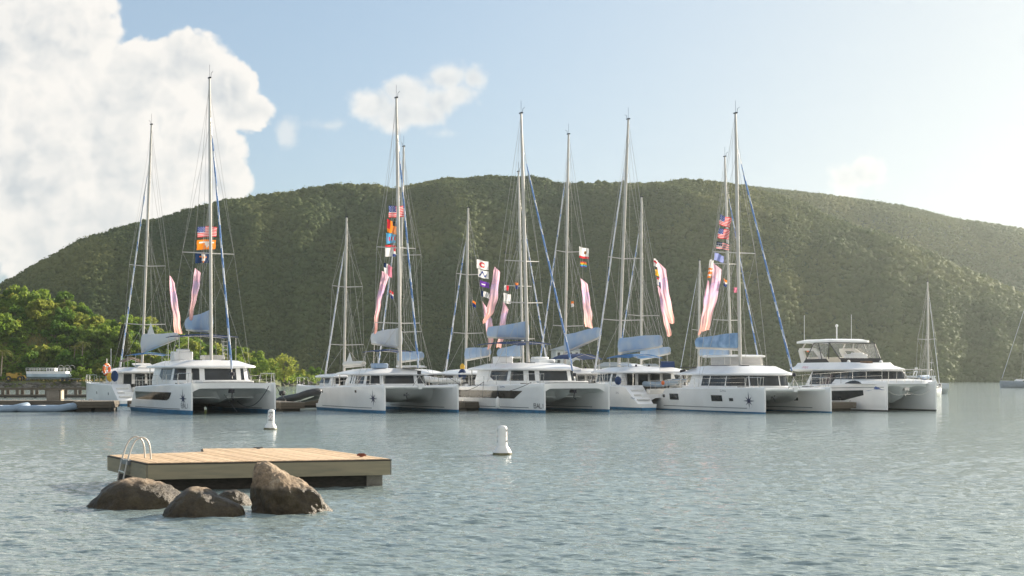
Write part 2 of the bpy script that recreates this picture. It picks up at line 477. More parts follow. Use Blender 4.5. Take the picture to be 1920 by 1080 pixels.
L_dark = leaf_mat('dark_leaves', (0.045, 0.105, 0.014), (0.09, 0.18, 0.024), (0.15, 0.23, 0.035), 0.5, 0.38)
L_mid = leaf_mat('mid_leaves', (0.095, 0.18, 0.022), (0.165, 0.25, 0.034), (0.21, 0.275, 0.048), 0.5, 0.38)
L_pale = leaf_mat('pale_leaves', (0.14, 0.19, 0.03), (0.21, 0.25, 0.045), (0.28, 0.29, 0.06), 0.5, 0.5)
L_palm = leaf_mat('palm_leaves', (0.06, 0.085, 0.018), (0.11, 0.13, 0.03), (0.19, 0.18, 0.05), 0.8)
L_dry = leaf_mat('dry_grass_blades', (0.16, 0.14, 0.045), (0.26, 0.21, 0.07), (0.34, 0.27, 0.10), 0.6)
BARK = mat('bark', (0.16, 0.12, 0.085), 0.9, var=0.3, scale=4, bump=0.5)
BARK_P = mat('palm_bark', (0.27, 0.22, 0.17), 0.9, var=0.2, scale=4)
def ground_mat(name, c1, c2, c3, scale):
    m = leaf_mat(name, c1, c2, c3, scale, 0.0); return m
HILL_M = ground_mat('hill_earth', (0.034, 0.058, 0.022), (0.052, 0.080, 0.030), (0.085, 0.105, 0.040), 0.03)
HEAD_M = ground_mat('headland_earth', (0.05, 0.075, 0.02), (0.085, 0.105, 0.03), (0.17, 0.155, 0.06), 0.08)

# ------------------------------------------------------------------ the big hill
SIL_X = [-900, -500, -250, 0, 60, 150, 250, 300, 420, 500, 600, 680, 740, 830, 900, 1000, 1050, 1150, 1220, 1300, 1400, 1500, 1640, 1780, 1920, 2100, 2300, 2600, 3000]
SIL_Y = [700, 660, 610, 523, 492, 447, 418, 407, 368, 364, 352, 355, 357, 333, 331, 331, 348, 347, 343, 341, 349, 385, 440, 500, 560, 620, 660, 690, 702]
FAR_X = [900, 1200, 1300, 1400, 1500, 1600, 1700, 1800, 1920, 2150, 2400, 2800, 3300]
FAR_Y = [420, 360, 352, 352, 366, 379, 390, 413, 433, 470, 520, 600, 690]
def hill_z(X, Y):
    r = np.hypot(X, Y); px = 960 + X / np.maximum(Y, 30) * F
    up = (HZ - np.interp(px, SIL_X, SIL_Y)) / F
    base = np.interp(px, [-900, 0, 600, 1920, 3000], [470, 455, 470, 474, 540]) + 6 * np.sin(px * 0.021) + 4 * np.sin(px * 0.063)
    rc = np.interp(px, [-900, 0, 800, 1400, 1920, 2600], [575, 570, 605, 602, 575, 600])
    cosa = Y / np.maximum(r, 1)
    top = up * rc * cosa + CZ - np.interp(px, [0, 300, 700], [3.0, 1.5, -0.2])
    t = (r - base) / (rc - base)
    tt = np.clip(t, 0, 1)
    prof = 0.30 * tt + 0.70 * np.sin(tt * PI / 2) ** 1.05
    beyond = np.clip(t - 1, 0, 3)
    z = top * (prof - 0.35 * beyond ** 1.4) + np.where(t < 0, t * 25, 0)
    gul = fbm(X * 0.011 + 0.3 * np.sin(r * 0.02), r * 0.0035, 4, 21) - 0.47
    z = z + gul * 36 * np.sin(np.clip(tt, 0, 1) * PI) ** 0.8 + (fbm(X * 0.05, Y * 0.05, 3, 9) - 0.44) * 5 * np.clip(tt * 4, 0, 1)
    z = np.where(t < 0, np.minimum(z, t * 6 + 0.3), z)
    # the ridge further back on the right
    up2 = (HZ - np.interp(px, FAR_X, FAR_Y)) / F
    t2 = (r - 700) / (860 - 700)
    top2 = up2 * 860 * cosa + CZ - 1.0
    z2 = top2 * (np.sin(np.clip(t2, 0, 1) * PI / 2) - 0.3 * np.clip(t2 - 1, 0, 2) ** 1.5) + np.where(t2 < 0, t2 * 90, 0)
    z2 = z2 + (fbm(X * 0.012, r * 0.004, 4, 33) - 0.47) * 22 * np.sin(np.clip(t2, 0, 1) * PI) ** 0.8
    z2 = np.where(px < 900, -60, z2)
    return np.maximum(np.maximum(z, z2), -3.5)
def make_hill():
    a = np.linspace(math.atan(-1700 / F), math.atan(2000 / F), 520)
    r = np.concatenate([np.linspace(440, 720, 190), np.linspace(724, 1150, 90)])
    A, Rr = np.meshgrid(a, r)
    X = Rr * np.sin(A); Y = Rr * np.cos(A); Z = hill_z(X, Y)
    nr, na = X.shape
    idx = np.arange(nr * na).reshape(nr, na)
    q = np.stack([idx[:-1, :-1], idx[:-1, 1:], idx[1:, 1:], idx[1:, :-1]], -1).reshape(-1, 4)[:, ::-1]
    o = np_mesh('hills', np.stack([X, Y, Z], -1).reshape(-1, 3), q, HILL_M, smooth=True)
    tag(o, kind='structure')
make_hill()

def ico(level):
    t = (1 + 5 ** .5) / 2
    v = [(-1, t, 0), (1, t, 0), (-1, -t, 0), (1, -t, 0), (0, -1, t), (0, 1, t), (0, -1, -t), (0, 1, -t), (t, 0, -1), (t, 0, 1), (-t, 0, -1), (-t, 0, 1)]
    v = [np.array(p) / np.linalg.norm(p) for p in v]
    f = [(0, 11, 5), (0, 5, 1), (0, 1, 7), (0, 7, 10), (0, 10, 11), (1, 5, 9), (5, 11, 4), (11, 10, 2), (10, 7, 6), (7, 1, 8), (3, 9, 4), (3, 4, 2), (3, 2, 6), (3, 6, 8), (3, 8, 9), (4, 9, 5), (2, 4, 11), (6, 2, 10), (8, 6, 7), (9, 8, 1)]
    for _ in range(level):
        cache = {}; nf = []
        def mid(i, j):
            k = (min(i, j), max(i, j))
            if k not in cache:
                p = v[i] + v[j]; v.append(p / np.linalg.norm(p)); cache[k] = len(v) - 1
            return cache[k]
        for a_, b_, c_ in f:
            x, y, z = mid(a_, b_), mid(b_, c_), mid(c_, a_)
            nf += [(a_, x, z), (b_, y, x), (c_, z, y), (x, y, z)]
        f = nf
    return np.array(v), np.array(f)

def make_scrub():
    iv, jf = ico(0)
    rng = np.random.default_rng(11)
    pts = []
    n = 230000
    px = rng.uniform(-120, 2080, n); r = 452 + (930 - 452) * rng.random(n) ** 1.15
    az = np.arctan((px - 960) / F)
    X = r * np.sin(az); Y = r * np.cos(az)
    Z = hill_z(X, Y)
    # keep what can be seen from the bay: above the running skyline of its column, with a margin for the crest
    el = (Z + 4 - CZ) / Y
    order = np.argsort(r)
    cols = ((px + 120) // 4).astype(int)
    sky = np.full(cols.max() + 2, -1.0); keep = np.zeros(n, bool)
    for i in order:
        if Z[i] > -0.4 and el[i] > sky[cols[i]] - 0.006:
            keep[i] = True
            if el[i] - 4 / Y[i] > sky[cols[i]]: sky[cols[i]] = el[i] - 4 / Y[i]
    X, Y, Z = X[keep], Y[keep], Z[keep]
    n = len(X)
    big = rng.random(n) ** 3
    rad = 0.45 + 1.25 * big * (0.25 + 1.2 * vnoise(X * 0.03, Y * 0.03, 4)) + 0.25 * rng.random(n); print('scrub', n, flush=True)
    V = iv[None] * (1 + 0.34 * (rng.random((n, len(iv))) - 0.35))[..., None]
    V = V * .82 * rad[:, None, None] * np.stack([np.ones(n), np.ones(n), 0.72 + 0.4 * rng.random(n)], -1)[:, None]
    V = V + np.stack([X, Y, Z + rad * 0.35], -1)[:, None]
    Fq = jf[None] + (np.arange(n) * len(iv))[:, None, None]
    o = np_mesh('hillside_scrub', V.reshape(-1, 3), Fq.reshape(-1, 3), L_far, smooth=True)
    tag(o, 'dense olive green scrub and low trees covering the big hill', 'scrub', kind='stuff')
    # leaf tufts that break the outlines
    m = 7
    d = rng.normal(size=(n, m, 3)); d[..., 2] = np.abs(d[..., 2]); d /= np.linalg.norm(d, axis=-1, keepdims=True)
    c = np.stack([X, Y, Z + rad * 0.35], -1)[:, None] + d * rad[:, None, None] * (.75 + .45 * rng.random((n, m, 1))) * np.array([1.1, 1.1, 0.95])
    t1 = rng.normal(size=(n, m, 3)); t1 /= np.linalg.norm(t1, axis=-1, keepdims=True)
    t2 = np.cross(t1, d); t2 /= np.maximum(np.linalg.norm(t2, axis=-1, keepdims=True), 1e-6)
    s = (0.14 + 0.24 * rng.random((n, m, 1)))
    Q = np.stack([c - t1 * s, c - t2 * s, c + t1 * s, c + t2 * s], 2)
    o2 = np_mesh('hillside_leaves', Q.reshape(-1, 3), np.arange(n * m * 4).reshape(-1, 4), L_far)
    tag(o2, 'loose leaf sprays over the scrub of the big hill', 'leaves', kind='stuff')
make_scrub()

# ------------------------------------------------------------------ left headland
HX = [-260, -170, -140, -115, -100, -86, -75, -66, -58, -50, -45, -41, -38]
HH = [25, 25, 23, 19.0, 15.5, 11.5, 9.5, 5.0, 4.6, 2.2, 1.0, -0.3, -2.5]
def head_z(X, Y):
    ys = np.interp(X, [-260, -74, -66, -58, -46, -38], [268, 268, 275, 285, 305, 312]) + 1.2 * np.sin(X * 0.5)
    h = np.interp(X, HX, HH)
    t = (Y - ys)
    flat = np.interp(X, [-75, -68], [9.0, 1.0])
    ridge = np.interp(X, [-260, -115, -75, -50], [60, 46, 34, 18])
    s = np.clip((t - flat) / (ridge - flat), 0, 1)
    z = np.where(t < 0, np.maximum(t * 0.5, -4), np.minimum(1.25, t * 0.9) * np.clip(h / 1.2 + .2, 0, 1)) + np.maximum(h - 1.25, 0) * np.sin(s * PI / 2) ** 1.15
    z = z + np.minimum(h, 0) * 1.5 - np.clip(t - ridge, 0, 200) * 0.35
    return np.maximum(z + (fbm(X * 0.16, Y * 0.16, 3, 41) - 0.44) * 1.6 * np.clip(s * 5, 0, 1), -3.5)
def make_headland():
    X, Y = np.meshgrid(np.linspace(-260, -37, 300), np.linspace(258, 390, 150))
    Z = head_z(X, Y)
    nr, na = X.shape
    idx = np.arange(nr * na).reshape(nr, na)
    q = np.stack([idx[:-1, :-1], idx[:-1, 1:], idx[1:, 1:], idx[1:, :-1]], -1).reshape(-1, 4)
    o = np_mesh('headland_ground', np.stack([X, Y, Z], -1).reshape(-1, 3), q, HEAD_M, smooth=True)
    tag(o, kind='structure')
make_headland()

def quads_mesh(name, C, Nn, size, mats, rng, parent=None, aspect=1.6):
    """leaf faces at C, roughly facing Nn"""
    n = len(C)
    nn = Nn + rng.normal(size=(n, 3)) * 0.7; nn /= np.linalg.norm(nn, axis=1, keepdims=True)
    t1 = np.cross(nn, rng.normal(size=(n, 3))); t1 /= np.maximum(np.linalg.norm(t1, axis=1, keepdims=True), 1e-6)
    t2 = np.cross(nn, t1)
    s = size * (0.6 + 0.8 * rng.random((n, 1)))
    Q = np.stack([C - t1 * s * aspect, C - t2 * s, C + t1 * s * aspect, C + t2 * s], 1)
    return np_mesh(name, Q.reshape(-1, 3), np.arange(n * 4).reshape(-1, 4), mats, parent=parent)

def broad_tree_mesh(seed, leaf_m, h=4.5, spread=2.1, clumps=15, per=70, leaf=0.19, low=0.25):
    rng = np.random.default_rng(seed)
    root = bpy.data.objects.new('broadleaf_tree', None); COL.objects.link(root)
    cen = []
    tr = MB()
    lean = rng.normal(size=2) * 0.25
    fork = Vector((lean[0] * .4, lean[1] * .4, h * 0.30))
    tr.tube([(0, 0, -0.4), (lean[0] * .2, lean[1] * .2, h * 0.16), fork], [0.17, 0.13, 0.11], 7)
    for k in range(clumps):
        a = rng.random() * 2 * PI; u = rng.random() ** 0.6
        z = h * (low + (0.92 - low) * rng.random())
        w = spread * math.sqrt(max(0.05, 1 - ((z / h - 0.55) / 0.52) ** 2)) * u
        c = np.array([lean[0] + w * math.cos(a), lean[1] + w * math.sin(a), z]); cen.append(c)
        if k % 2 == 0:
            tr.tube([fork, fork.lerp(Vector(c), 0.5) + Vector((0, 0, 0.12)), c], [0.075, 0.05, 0.02], 5)
    tr.build('trunk', BARK, root)
    C = []; Nn = []
    for c in cen:
        rr = h * (0.12 + 0.10 * rng.random())
        d = rng.normal(size=(per, 3)); d /= np.linalg.norm(d, axis=1, keepdims=True)
        rad = rr * (0.55 + 0.5 * rng.random((per, 1)))
        C.append(c + d * rad * np.array([1.08, 1.08, 0.98])); Nn.append(d + np.array([0, 0, 0.25]))
    quads_mesh('crown', np.concatenate(C), np.concatenate(Nn), leaf, leaf_m, rng, root)
    return root
def copy_tree(root, name=None):
    r = root.copy(); COL.objects.link(r)
    for ch in list(root.children):
        c = ch.copy(); COL.objects.link(c); c.parent = r
        for g in list(ch.children):
            d = g.copy(); COL.objects.link(d); d.parent = c
    return r

def plant_headland():
    rng = np.random.default_rng(5)
    kinds = [(L_dark, 'dark bushy tree in the grove climbing the left headland'), (L_mid, 'mid green rounded tree in the grove climbing the left headland'),
             (L_pale, 'pale yellow-green airy tree in the grove climbing the left headland')]
    protos = []
    for s in range(9):
        lm, lab = kinds[(0, 0, 0, 1, 1, 1, 1, 2, 2)[s]]
        pr = broad_tree_mesh(100 + s, lm, h=3.9 + 0.25 * s % 1.3, spread=1.9 + 0.25 * (s % 4), clumps=15 + s % 5, per=78, leaf=0.155 + 0.02 * (s % 3), low=0.05)
        protos.append((pr, lab))
    used = [False] * 9
    placed = []
    tries = 0
    while len(placed) < 240 and tries < 16000:
        tries += 1
        X = rng.uniform(-135, -44); Y = rng.uniform(268, 345)
        z = float(head_z(np.array([X]), np.array([Y]))[0])
        flatw = float(np.interp(X, [-75, -68, -58], [9.5, 3.0, 3.0]))
        ys = float(np.interp(X, [-260, -74, -66, -58, -46, -38], [268, 268, 275, 285, 305, 312]))
        if z < 0.9 or Y < ys + flatw or Y > ys + float(np.interp(X, [-135, -115, -75, -50], [62, 54, 40, 22])):
            continue
        sc = float(0.55 + 0.7 * rng.random()) * float(np.interp(X, [-140, -80, -60, -46], [1.1, 0.95, 0.9, 0.55]))
        px, py = pix((X, Y, z + 2.2 * sc))
        s_ = F / Y
        # keep the dry grass clearing and the strip above the shore open
        if 60 < px < 122 and 638 - .5 * s_ < py < 653: continue
        if any((X - a) ** 2 + (Y - b) ** 2 < (0.95 * (sc + c)) ** 2 for a, b, c in placed): continue
        placed.append((X, Y, sc))
        k = int(rng.integers(0, 9))
        pr, lab = protos[k]
        o = pr if not used[k] else copy_tree(pr)
        used[k] = True
        o.location = (X, Y, z - 0.1); o.rotation_euler = (0, 0, rng.random() * 6.28)
        o.scale = (sc * (0.9 + .3 * rng.random()), sc * (0.9 + .3 * rng.random()), sc * (0.85 + .35 * rng.random()))
        tag(o, lab, 'tree', 'trees of the left headland')
    for u, (pr, _) in zip(used, protos):
        if not u:
            for ch in list(pr.children): bpy.data.objects.remove(ch)
            bpy.data.objects.remove(pr)
    # ground cover between the trees
    n = 22000
    X = rng.uniform(-140, -42, n); Y = rng.uniform(269, 350, n)
    z = head_z(X, Y)
    ys = np.interp(X, [-260, -74, -66, -58, -46, -38], [268, 268, 275, 285, 305, 312])
    fl = np.interp(X, [-75, -68], [9.0, 2.0])
    ppx = 960 + X / Y * F; ppy = HZ - (z - CZ) / Y * F
    k = (z > 0.5) & (Y > ys + fl) & ~((ppx > 52) & (ppx < 128) & (ppy > 628) & (ppy < 652))
    X, Y, z = X[k], Y[k], z[k]
    reps = 7
    C = np.repeat(np.stack([X, Y, z], -1), reps, 0) + rng.normal(size=(len(X) * reps, 3)) * np.array([0.5, 0.5, 0.3]) + np.array([0, 0, 0.35])
    o = quads_mesh('undergrowth', C, np.tile(np.array([[0, -.3, 1.0]]), (len(C), 1)), 0.24, L_mid, rng)
    tag(o, 'low green undergrowth between the headland trees', 'undergrowth', kind='stuff')
    # dry grass: clearing and shore strip
    n = 26000
    X = rng.uniform(-130, -62, n); Y = rng.uniform(269.3, 310, n)
    z = head_z(X, Y)
    ppx = 960 + X / Y * F; ppy = HZ - (z - CZ) / Y * F
    k = ((ppx > 50) & (ppx < 130) & (ppy > 626) & (ppy < 652)) | ((Y < 274) & (rng.random(n) < 0.35) & (z > 0.9))
    X, Y, z = X[k], Y[k], z[k]; n = len(X)
    hh = 0.25 + 0.35 * rng.random(n); w = 0.13; a = rng.random(n) * PI
    b0 = np.stack([X - w * np.cos(a), Y - w * np.sin(a), z - .05], -1); b1 = np.stack([X + w * np.cos(a), Y + w * np.sin(a), z - .05], -1)
    tp = np.stack([X + rng.normal(size=n) * 0.12, Y + rng.normal(size=n) * 0.12, z + hh], -1)
    o = np_mesh('dry_grass', np.stack([b0, b1, tp], 1).reshape(-1, 3), np.arange(n * 3).reshape(-1, 3), L_dry)
    tag(o, 'dry yellow grass on the headland clearing and shore', 'grass', kind='stuff')
    # boulders of the shore edge: too many to count
    iv, jf = ico(1)
    n = 900
    X = rng.uniform(-150, -41, n)
    ys = np.interp(X, [-260, -74, -66, -58, -46, -38], [268, 268, 275, 285, 305, 312]) + 1.2 * np.sin(X * 0.5)
    Y = ys + rng.uniform(-1.2, 1.0, n); z = np.clip((Y - ys) * 0.9, -0.2, 1.0) * 0.9
    rad = 0.18 + 0.42 * rng.random(n) ** 2
    V = iv[None] * (1 + 0.5 * (rng.random((n, len(iv))) - 0.5))[..., None] * rad[:, None, None] * np.array([1.2, 1, .8]) + np.stack([X, Y, z], -1)[:, None]
    o = np_mesh('shore_stones', V.reshape(-1, 3), (jf[None] + (np.arange(n) * len(iv))[:, None, None]).reshape(-1, 3),
                mat('shore_stone', (0.13, 0.12, 0.10), 0.9, var=0.35, scale=1.0))
    tag(o, 'dark loose stones along the edge of the headland', 'stones', kind='stuff')
plant_headland()

def bush(px, py_base, d, h, w, lm, label, name='shrub', seed=1, clumps=12, per=90, leaf=0.12):
    b = P(px, py_base, d)
    o = broad_tree_mesh(seed, lm, h=h, spread=w, clumps=clumps, per=per, leaf=leaf, low=0.08)
    o.name = name; o.location = b
    return tag(o, label, 'shrub' if name == 'shrub' else 'tree')
bush(533, 712, 296, 5.2, 2.6, L_pale, 'bright sunlit bush at the tip of the headland above the water', seed=301, clumps=16)
bush(512, 710, 300, 3.0, 1.9, L_mid, 'low green bush beside the bright bush on the headland tip', seed=302)
bush(490, 712, 296, 3.6, 3.0, L_mid, 'rounded green shrub at the water edge of the headland, right of the leftmost big catamaran', seed=303)
bush(149, 712, 271, 2.6, 1.7, L_mid, 'round bush standing in front of the palms by the boat trailer', seed=305)

# tall feathery dark tree (casuarina) beside the first mast
def casuarina(px, pyb, pyt, d):
    b = P(px, pyb, d); h = (pyb - pyt) / F * d
    root = thing('feathery_tree', 'tall narrow feathery grey-green tree on the headland behind the leftmost mast', 'tree', b)
    rng = np.random.default_rng(77)
    MB().tube([(0, 0, -.5), (0.1, 0, h * .5), (0, 0, h * .97)], [.16, .10, .02], 6).build('trunk', BARK, root)
    n = 2200
    z = h * (0.06 + 0.94 * rng.random(n)); rr = (0.2 + 1.35 * np.sqrt(np.clip(1 - (z / h) ** 1.6, 0, 1))) * np.sqrt(rng.random(n)); a = rng.random(n) * 2 * PI
    C = np.stack([rr * np.cos(a), rr * np.sin(a), z], -1)
    lm = leaf_mat('casuarina_needles', (0.035, 0.045, 0.02), (0.055, 0.065, 0.03), (0.085, 0.09, 0.04), 0.5, 0.25)
    quads_mesh('crown', C, np.stack([np.cos(a), np.sin(a), a * 0], -1), 0.10, lm, rng, root, aspect=3.0)
casuarina(233, 700, 608, 282)

def palm(px, pyb, pyt, d, lab, seed, fr=14, fl=2.2, lean=0.3):
    b = P(px, pyb, d); h = (pyb - pyt) / F * d - 0.5
    root = thing('palm_tree', lab, 'palm', b)
    rng = np.random.default_rng(seed)
    MB().tube([(0, 0, -0.6), (lean * .3, 0, h * .4), (lean, 0, h)], [.17, .12, .10], 7).build('trunk', BARK_P, root)
    q = []; vs = []
    fm = MB()
    for k in range(fr):
        a = 2 * PI * k / fr + rng.random() * .4; up = 0.9 - 1.1 * rng.random()
        pts = []
        for i in range(8):
            t = i / 7
            pts.append(Vector((lean + math.cos(a) * fl * t * (1 - .12 * t), math.sin(a) * fl * t * (1 - .12 * t), h + fl * (up * t - (0.55 + up * .55) * t * t))))
        fm.tube(pts, [.03 - .024 * i / 7 for i in range(8)], 4)
        side = Vector((-math.sin(a), math.cos(a), 0))
        for i in range(1, 22):
            t = i / 22; j = min(6, int(t * 7)); p = pts[j].lerp(pts[j + 1], t * 7 - j); dv = (pts[j + 1] - pts[j]).normalized()
            ll = fl * 0.27 * math.sin(PI * min(1, t * .85 + .12))
            for s in (-1, 1):
                e = p + side * s * ll * .8 + dv * ll * .5 + Vector((0, 0, -ll * .45))
                fm.add([p - dv * .035, p + dv * .035, e], [(0, 1, 2)])
    fm.build('fronds', L_palm, root, angle=0)
palm(153, 690, 638, 280, 'right-hand palm of the two standing over the boat trailer', 1)
palm(138, 690, 646, 281, 'shorter left-hand palm of the two standing over the boat trailer', 2, fr=12, fl=1.8)
palm(118, 612, 557, 308, 'pale-trunked palm high on the ridge of the headland', 3, fr=12, fl=1.6)
palm(2, 700, 655, 272, 'broad yellow-green palm at the left edge by the yellow loader', 4, fr=16, fl=2.4)

# ------------------------------------------------------------------ things ashore
def hull_like(L, w, h, n=10):
    rings = []
    for i in range(n):
        t = i / (n - 1); x = -L / 2 + L * t
        k = w * min(1, (1 - t) * 3.2 + .08) ** .7
        rings.append([(x, -k, h), (x, -k * .9, h * .4), (x, -k * .3, 0), (x, k * .3, 0), (x, k * .9, h * .4), (x, k, h)])
    return rings
def house_boat():
    b = P(92, 716, 270)
    root = thing('stored_tour_boat', 'white flat tour boat stored on a trailer on the left shore', 'boat', (b.x, b.y, 1.95), R(-3))
    MB().loft([[(x, -1.2, 0.65), (x, -1.15, .1), (x, -.8, -.15), (x, .8, -.15), (x, 1.15, .1), (x, 1.2, .65)] for x in (-3.9, -2, 0, 2, 3.7)] +
              [[(4.1, -.9, .7), (4.1, -.8, .3), (4.1, -.5, .1), (4.1, .5, .1), (4.1, .8, .3), (4.1, .9, .7)]]).build('hull', mat('faded_blue_hull', (0.42, 0.52, 0.60), .5, var=.15, scale=.6), root)
    MB().box((-.2, 0, .9), (7.6, 2.2, .5)).build('bulwark', G['white'], root)
    rl = MB()
    for i in range(13):
        rl.tube([(-4 + i * .65, -1.15, 1.1), (-4 + i * .65, -1.15, 1.75)], .035, 5); rl.tube([(-4 + i * .65, 1.15, 1.1), (-4 + i * .65, 1.15, 1.75)], .035, 5)
    for s in (-1.15, 1.15):
        rl.tube([(-4, s, 1.75), (3.8, s, 1.75)], .04, 5); rl.tube([(-4, s, 1.45), (3.8, s, 1.45)], .03, 5)
    rl.build('railing', G['white'], root)
    MB().box((0.6, 0, 1.35), (1.6, 1.6, .9)).build('cabin', G['white'], root)
    w = MB()
    for i in range(3): w.box((0.1 + i * .5, -0.81, 1.45), (.35, .03, .4))
    w.build('cabin_window', G['glass'], root)
    hp = MB()
    for cx in (2.2, 3.4, 4.3):
        hp.tube([(cx + .55 * math.cos(a), 0.3, 1.75 + .55 * math.sin(a)) for a in np.linspace(0, PI, 9)], .03, 5)
    hp.build('hoop_frame', G['steel'], root)
    t = thing('boat_trailer', 'low grey boat trailer carrying the stored white tour boat', 'trailer', (b.x, b.y, 1.25), R(-3))
    f = MB()
    for s in (-.8, .8): f.box((1.0, s, .42), (10.0, .12, .16))
    for x in (-3.5, -1, 1.5, 4): f.box((x, 0, .42), (.12, 1.48, .12))
    f.build('frame', G['mast_d'], t)
    for x in (3.0, 3.9):
        for s in (-1.0, 1.0):
            MB().tube([(x, s - .12, .32), (x, s + .12, .32)], .32, 14).build('wheel', G['black'], t)
house_boat()
def loader():
    b = P(30, 716, 271)
    root = thing('wheel_loader', 'yellow earth-moving loader parked at the left shore by the palm', 'loader', (b.x, b.y, 1.2), R(8))
    ym = mat('loader_yellow', (0.42, 0.26, 0.03), .5, var=.25, scale=2)
    MB().box((-.6, 0, 1.0), (2.0, 1.4, .9)).box((-1.4, 0, 1.35), (.6, 1.2, .5)).build('engine_body', ym, root, bevel=.08)
    MB().box((.5, 0, 1.55), (1.0, 1.2, .12)).box((.5, 0, .95), (1.0, 1.2, .3)).box((.05, .5, 1.3), (.1, .1, .5)).box((.95, .5, 1.3), (.1, .1, .5)).box((.05, -.5, 1.3), (.1, .1, .5)).box((.95, -.5, 1.3), (.1, .1, .5)).build('cab', ym, root)
    MB().tube([(.6, .45, 1.0), (1.5, .45, 1.1), (2.0, .45, .4)], .09, 6).tube([(.6, -.45, 1.0), (1.5, -.45, 1.1), (2.0, -.45, .4)], .09, 6).build('lift_arm', ym, root)
    MB().loft([[(1.9, -.9, .1), (2.1, -.9, .7), (2.5, -.9, .15)], [(1.9, .9, .1), (2.1, .9, .7), (2.5, .9, .15)]]).build('bucket', G['mast_d'], root)
    for x in (-1.2, .9):
        for s in (-.8, .8):
            w = MB().tube([(x, s - .17, .5), (x, s + .17, .5)], .5, 16).build('wheel', G['black'], root)
            MB().tube([(x, s - .19, .5), (x, s + .19, .5)], .2, 10).build('rim', ym, w)
loader()

def house(px, zb, w, dep, hh, rz, lab, wallm, roofm, two=True):
    d = 455.0                                   # walk up the shore until the ground is high enough
    while d < 520 and float(hill_z(np.array([(px - 960) / F * d]), np.array([d]))[0]) < zb - .6: d += .5
    X = (px - 960) / F * d; z = zb
    root = thing('hillside_house', lab, 'house', (X, d, z), rz)
    MB().box((0, 0, hh / 2 - 1.5), (w, dep, hh + 3)).build('wall', wallm, root)
    o = .5
    r = MB()
    r.loft([[(-w / 2 - o, -dep / 2 - o, hh - .05), (w / 2 + o, -dep / 2 - o, hh - .05), (w / 2 + o, dep / 2 + o, hh - .05), (-w / 2 - o, dep / 2 + o, hh - .05)],
            [(-w / 2 - o, -dep / 2 - o, hh + .12), (w / 2 + o, -dep / 2 - o, hh + .12), (w / 2 + o, dep / 2 + o, hh + .12), (-w / 2 - o, dep / 2 + o, hh + .12)],
            [(-w / 2 + dep / 2, -.05, hh + 1.5), (w / 2 - dep / 2, -.05, hh + 1.5), (w / 2 - dep / 2, .05, hh + 1.5), (-w / 2 + dep / 2, .05, hh + 1.5)]])
    r.build('roof', roofm, root, angle=0)
    rows = (0.5, hh * .5 + .5) if two else (.7,)
    n = max(2, int(w / 2.0))
    for zr in rows:
        for i in range(n):
            x = -w / 2 + (i + .5) * w / n
            f = MB().box((x, -dep / 2 - .03, zr + .6), (1.1, .06, 1.35)).build('window', G['white'], root)
            MB().box((x, -dep / 2 - .07, zr + .6), (.9, .03, 1.15)).build('pane', G['glass'], f)
hw_ = mat('house_white', (0.72, 0.74, 0.73), .7, var=.06)
hr_ = mat('house_roof_grey', (0.34, 0.37, 0.38), .6, var=.1)
house(1060, 5.6, 8.2, 6.5, 5.0, R(12), 'two-storey white house with grey roof low on the hill behind the moored boats', hw_, hr_)
house(1010, 4.2, 6.5, 5, 2.9, R(5), 'low pale house beside the two-storey white house on the hill', hw_, hr_, two=False)
house(1155, 2.6, 13, 5, 2.4, R(3), 'long low grey-roofed house at the hill foot, seen between the masts', hw_, hr_, two=False)
house(1218, 2.2, 9, 5, 2.4, R(-4), 'small grey-roofed house at the hill foot right of the long low one', hw_, hr_, two=False)
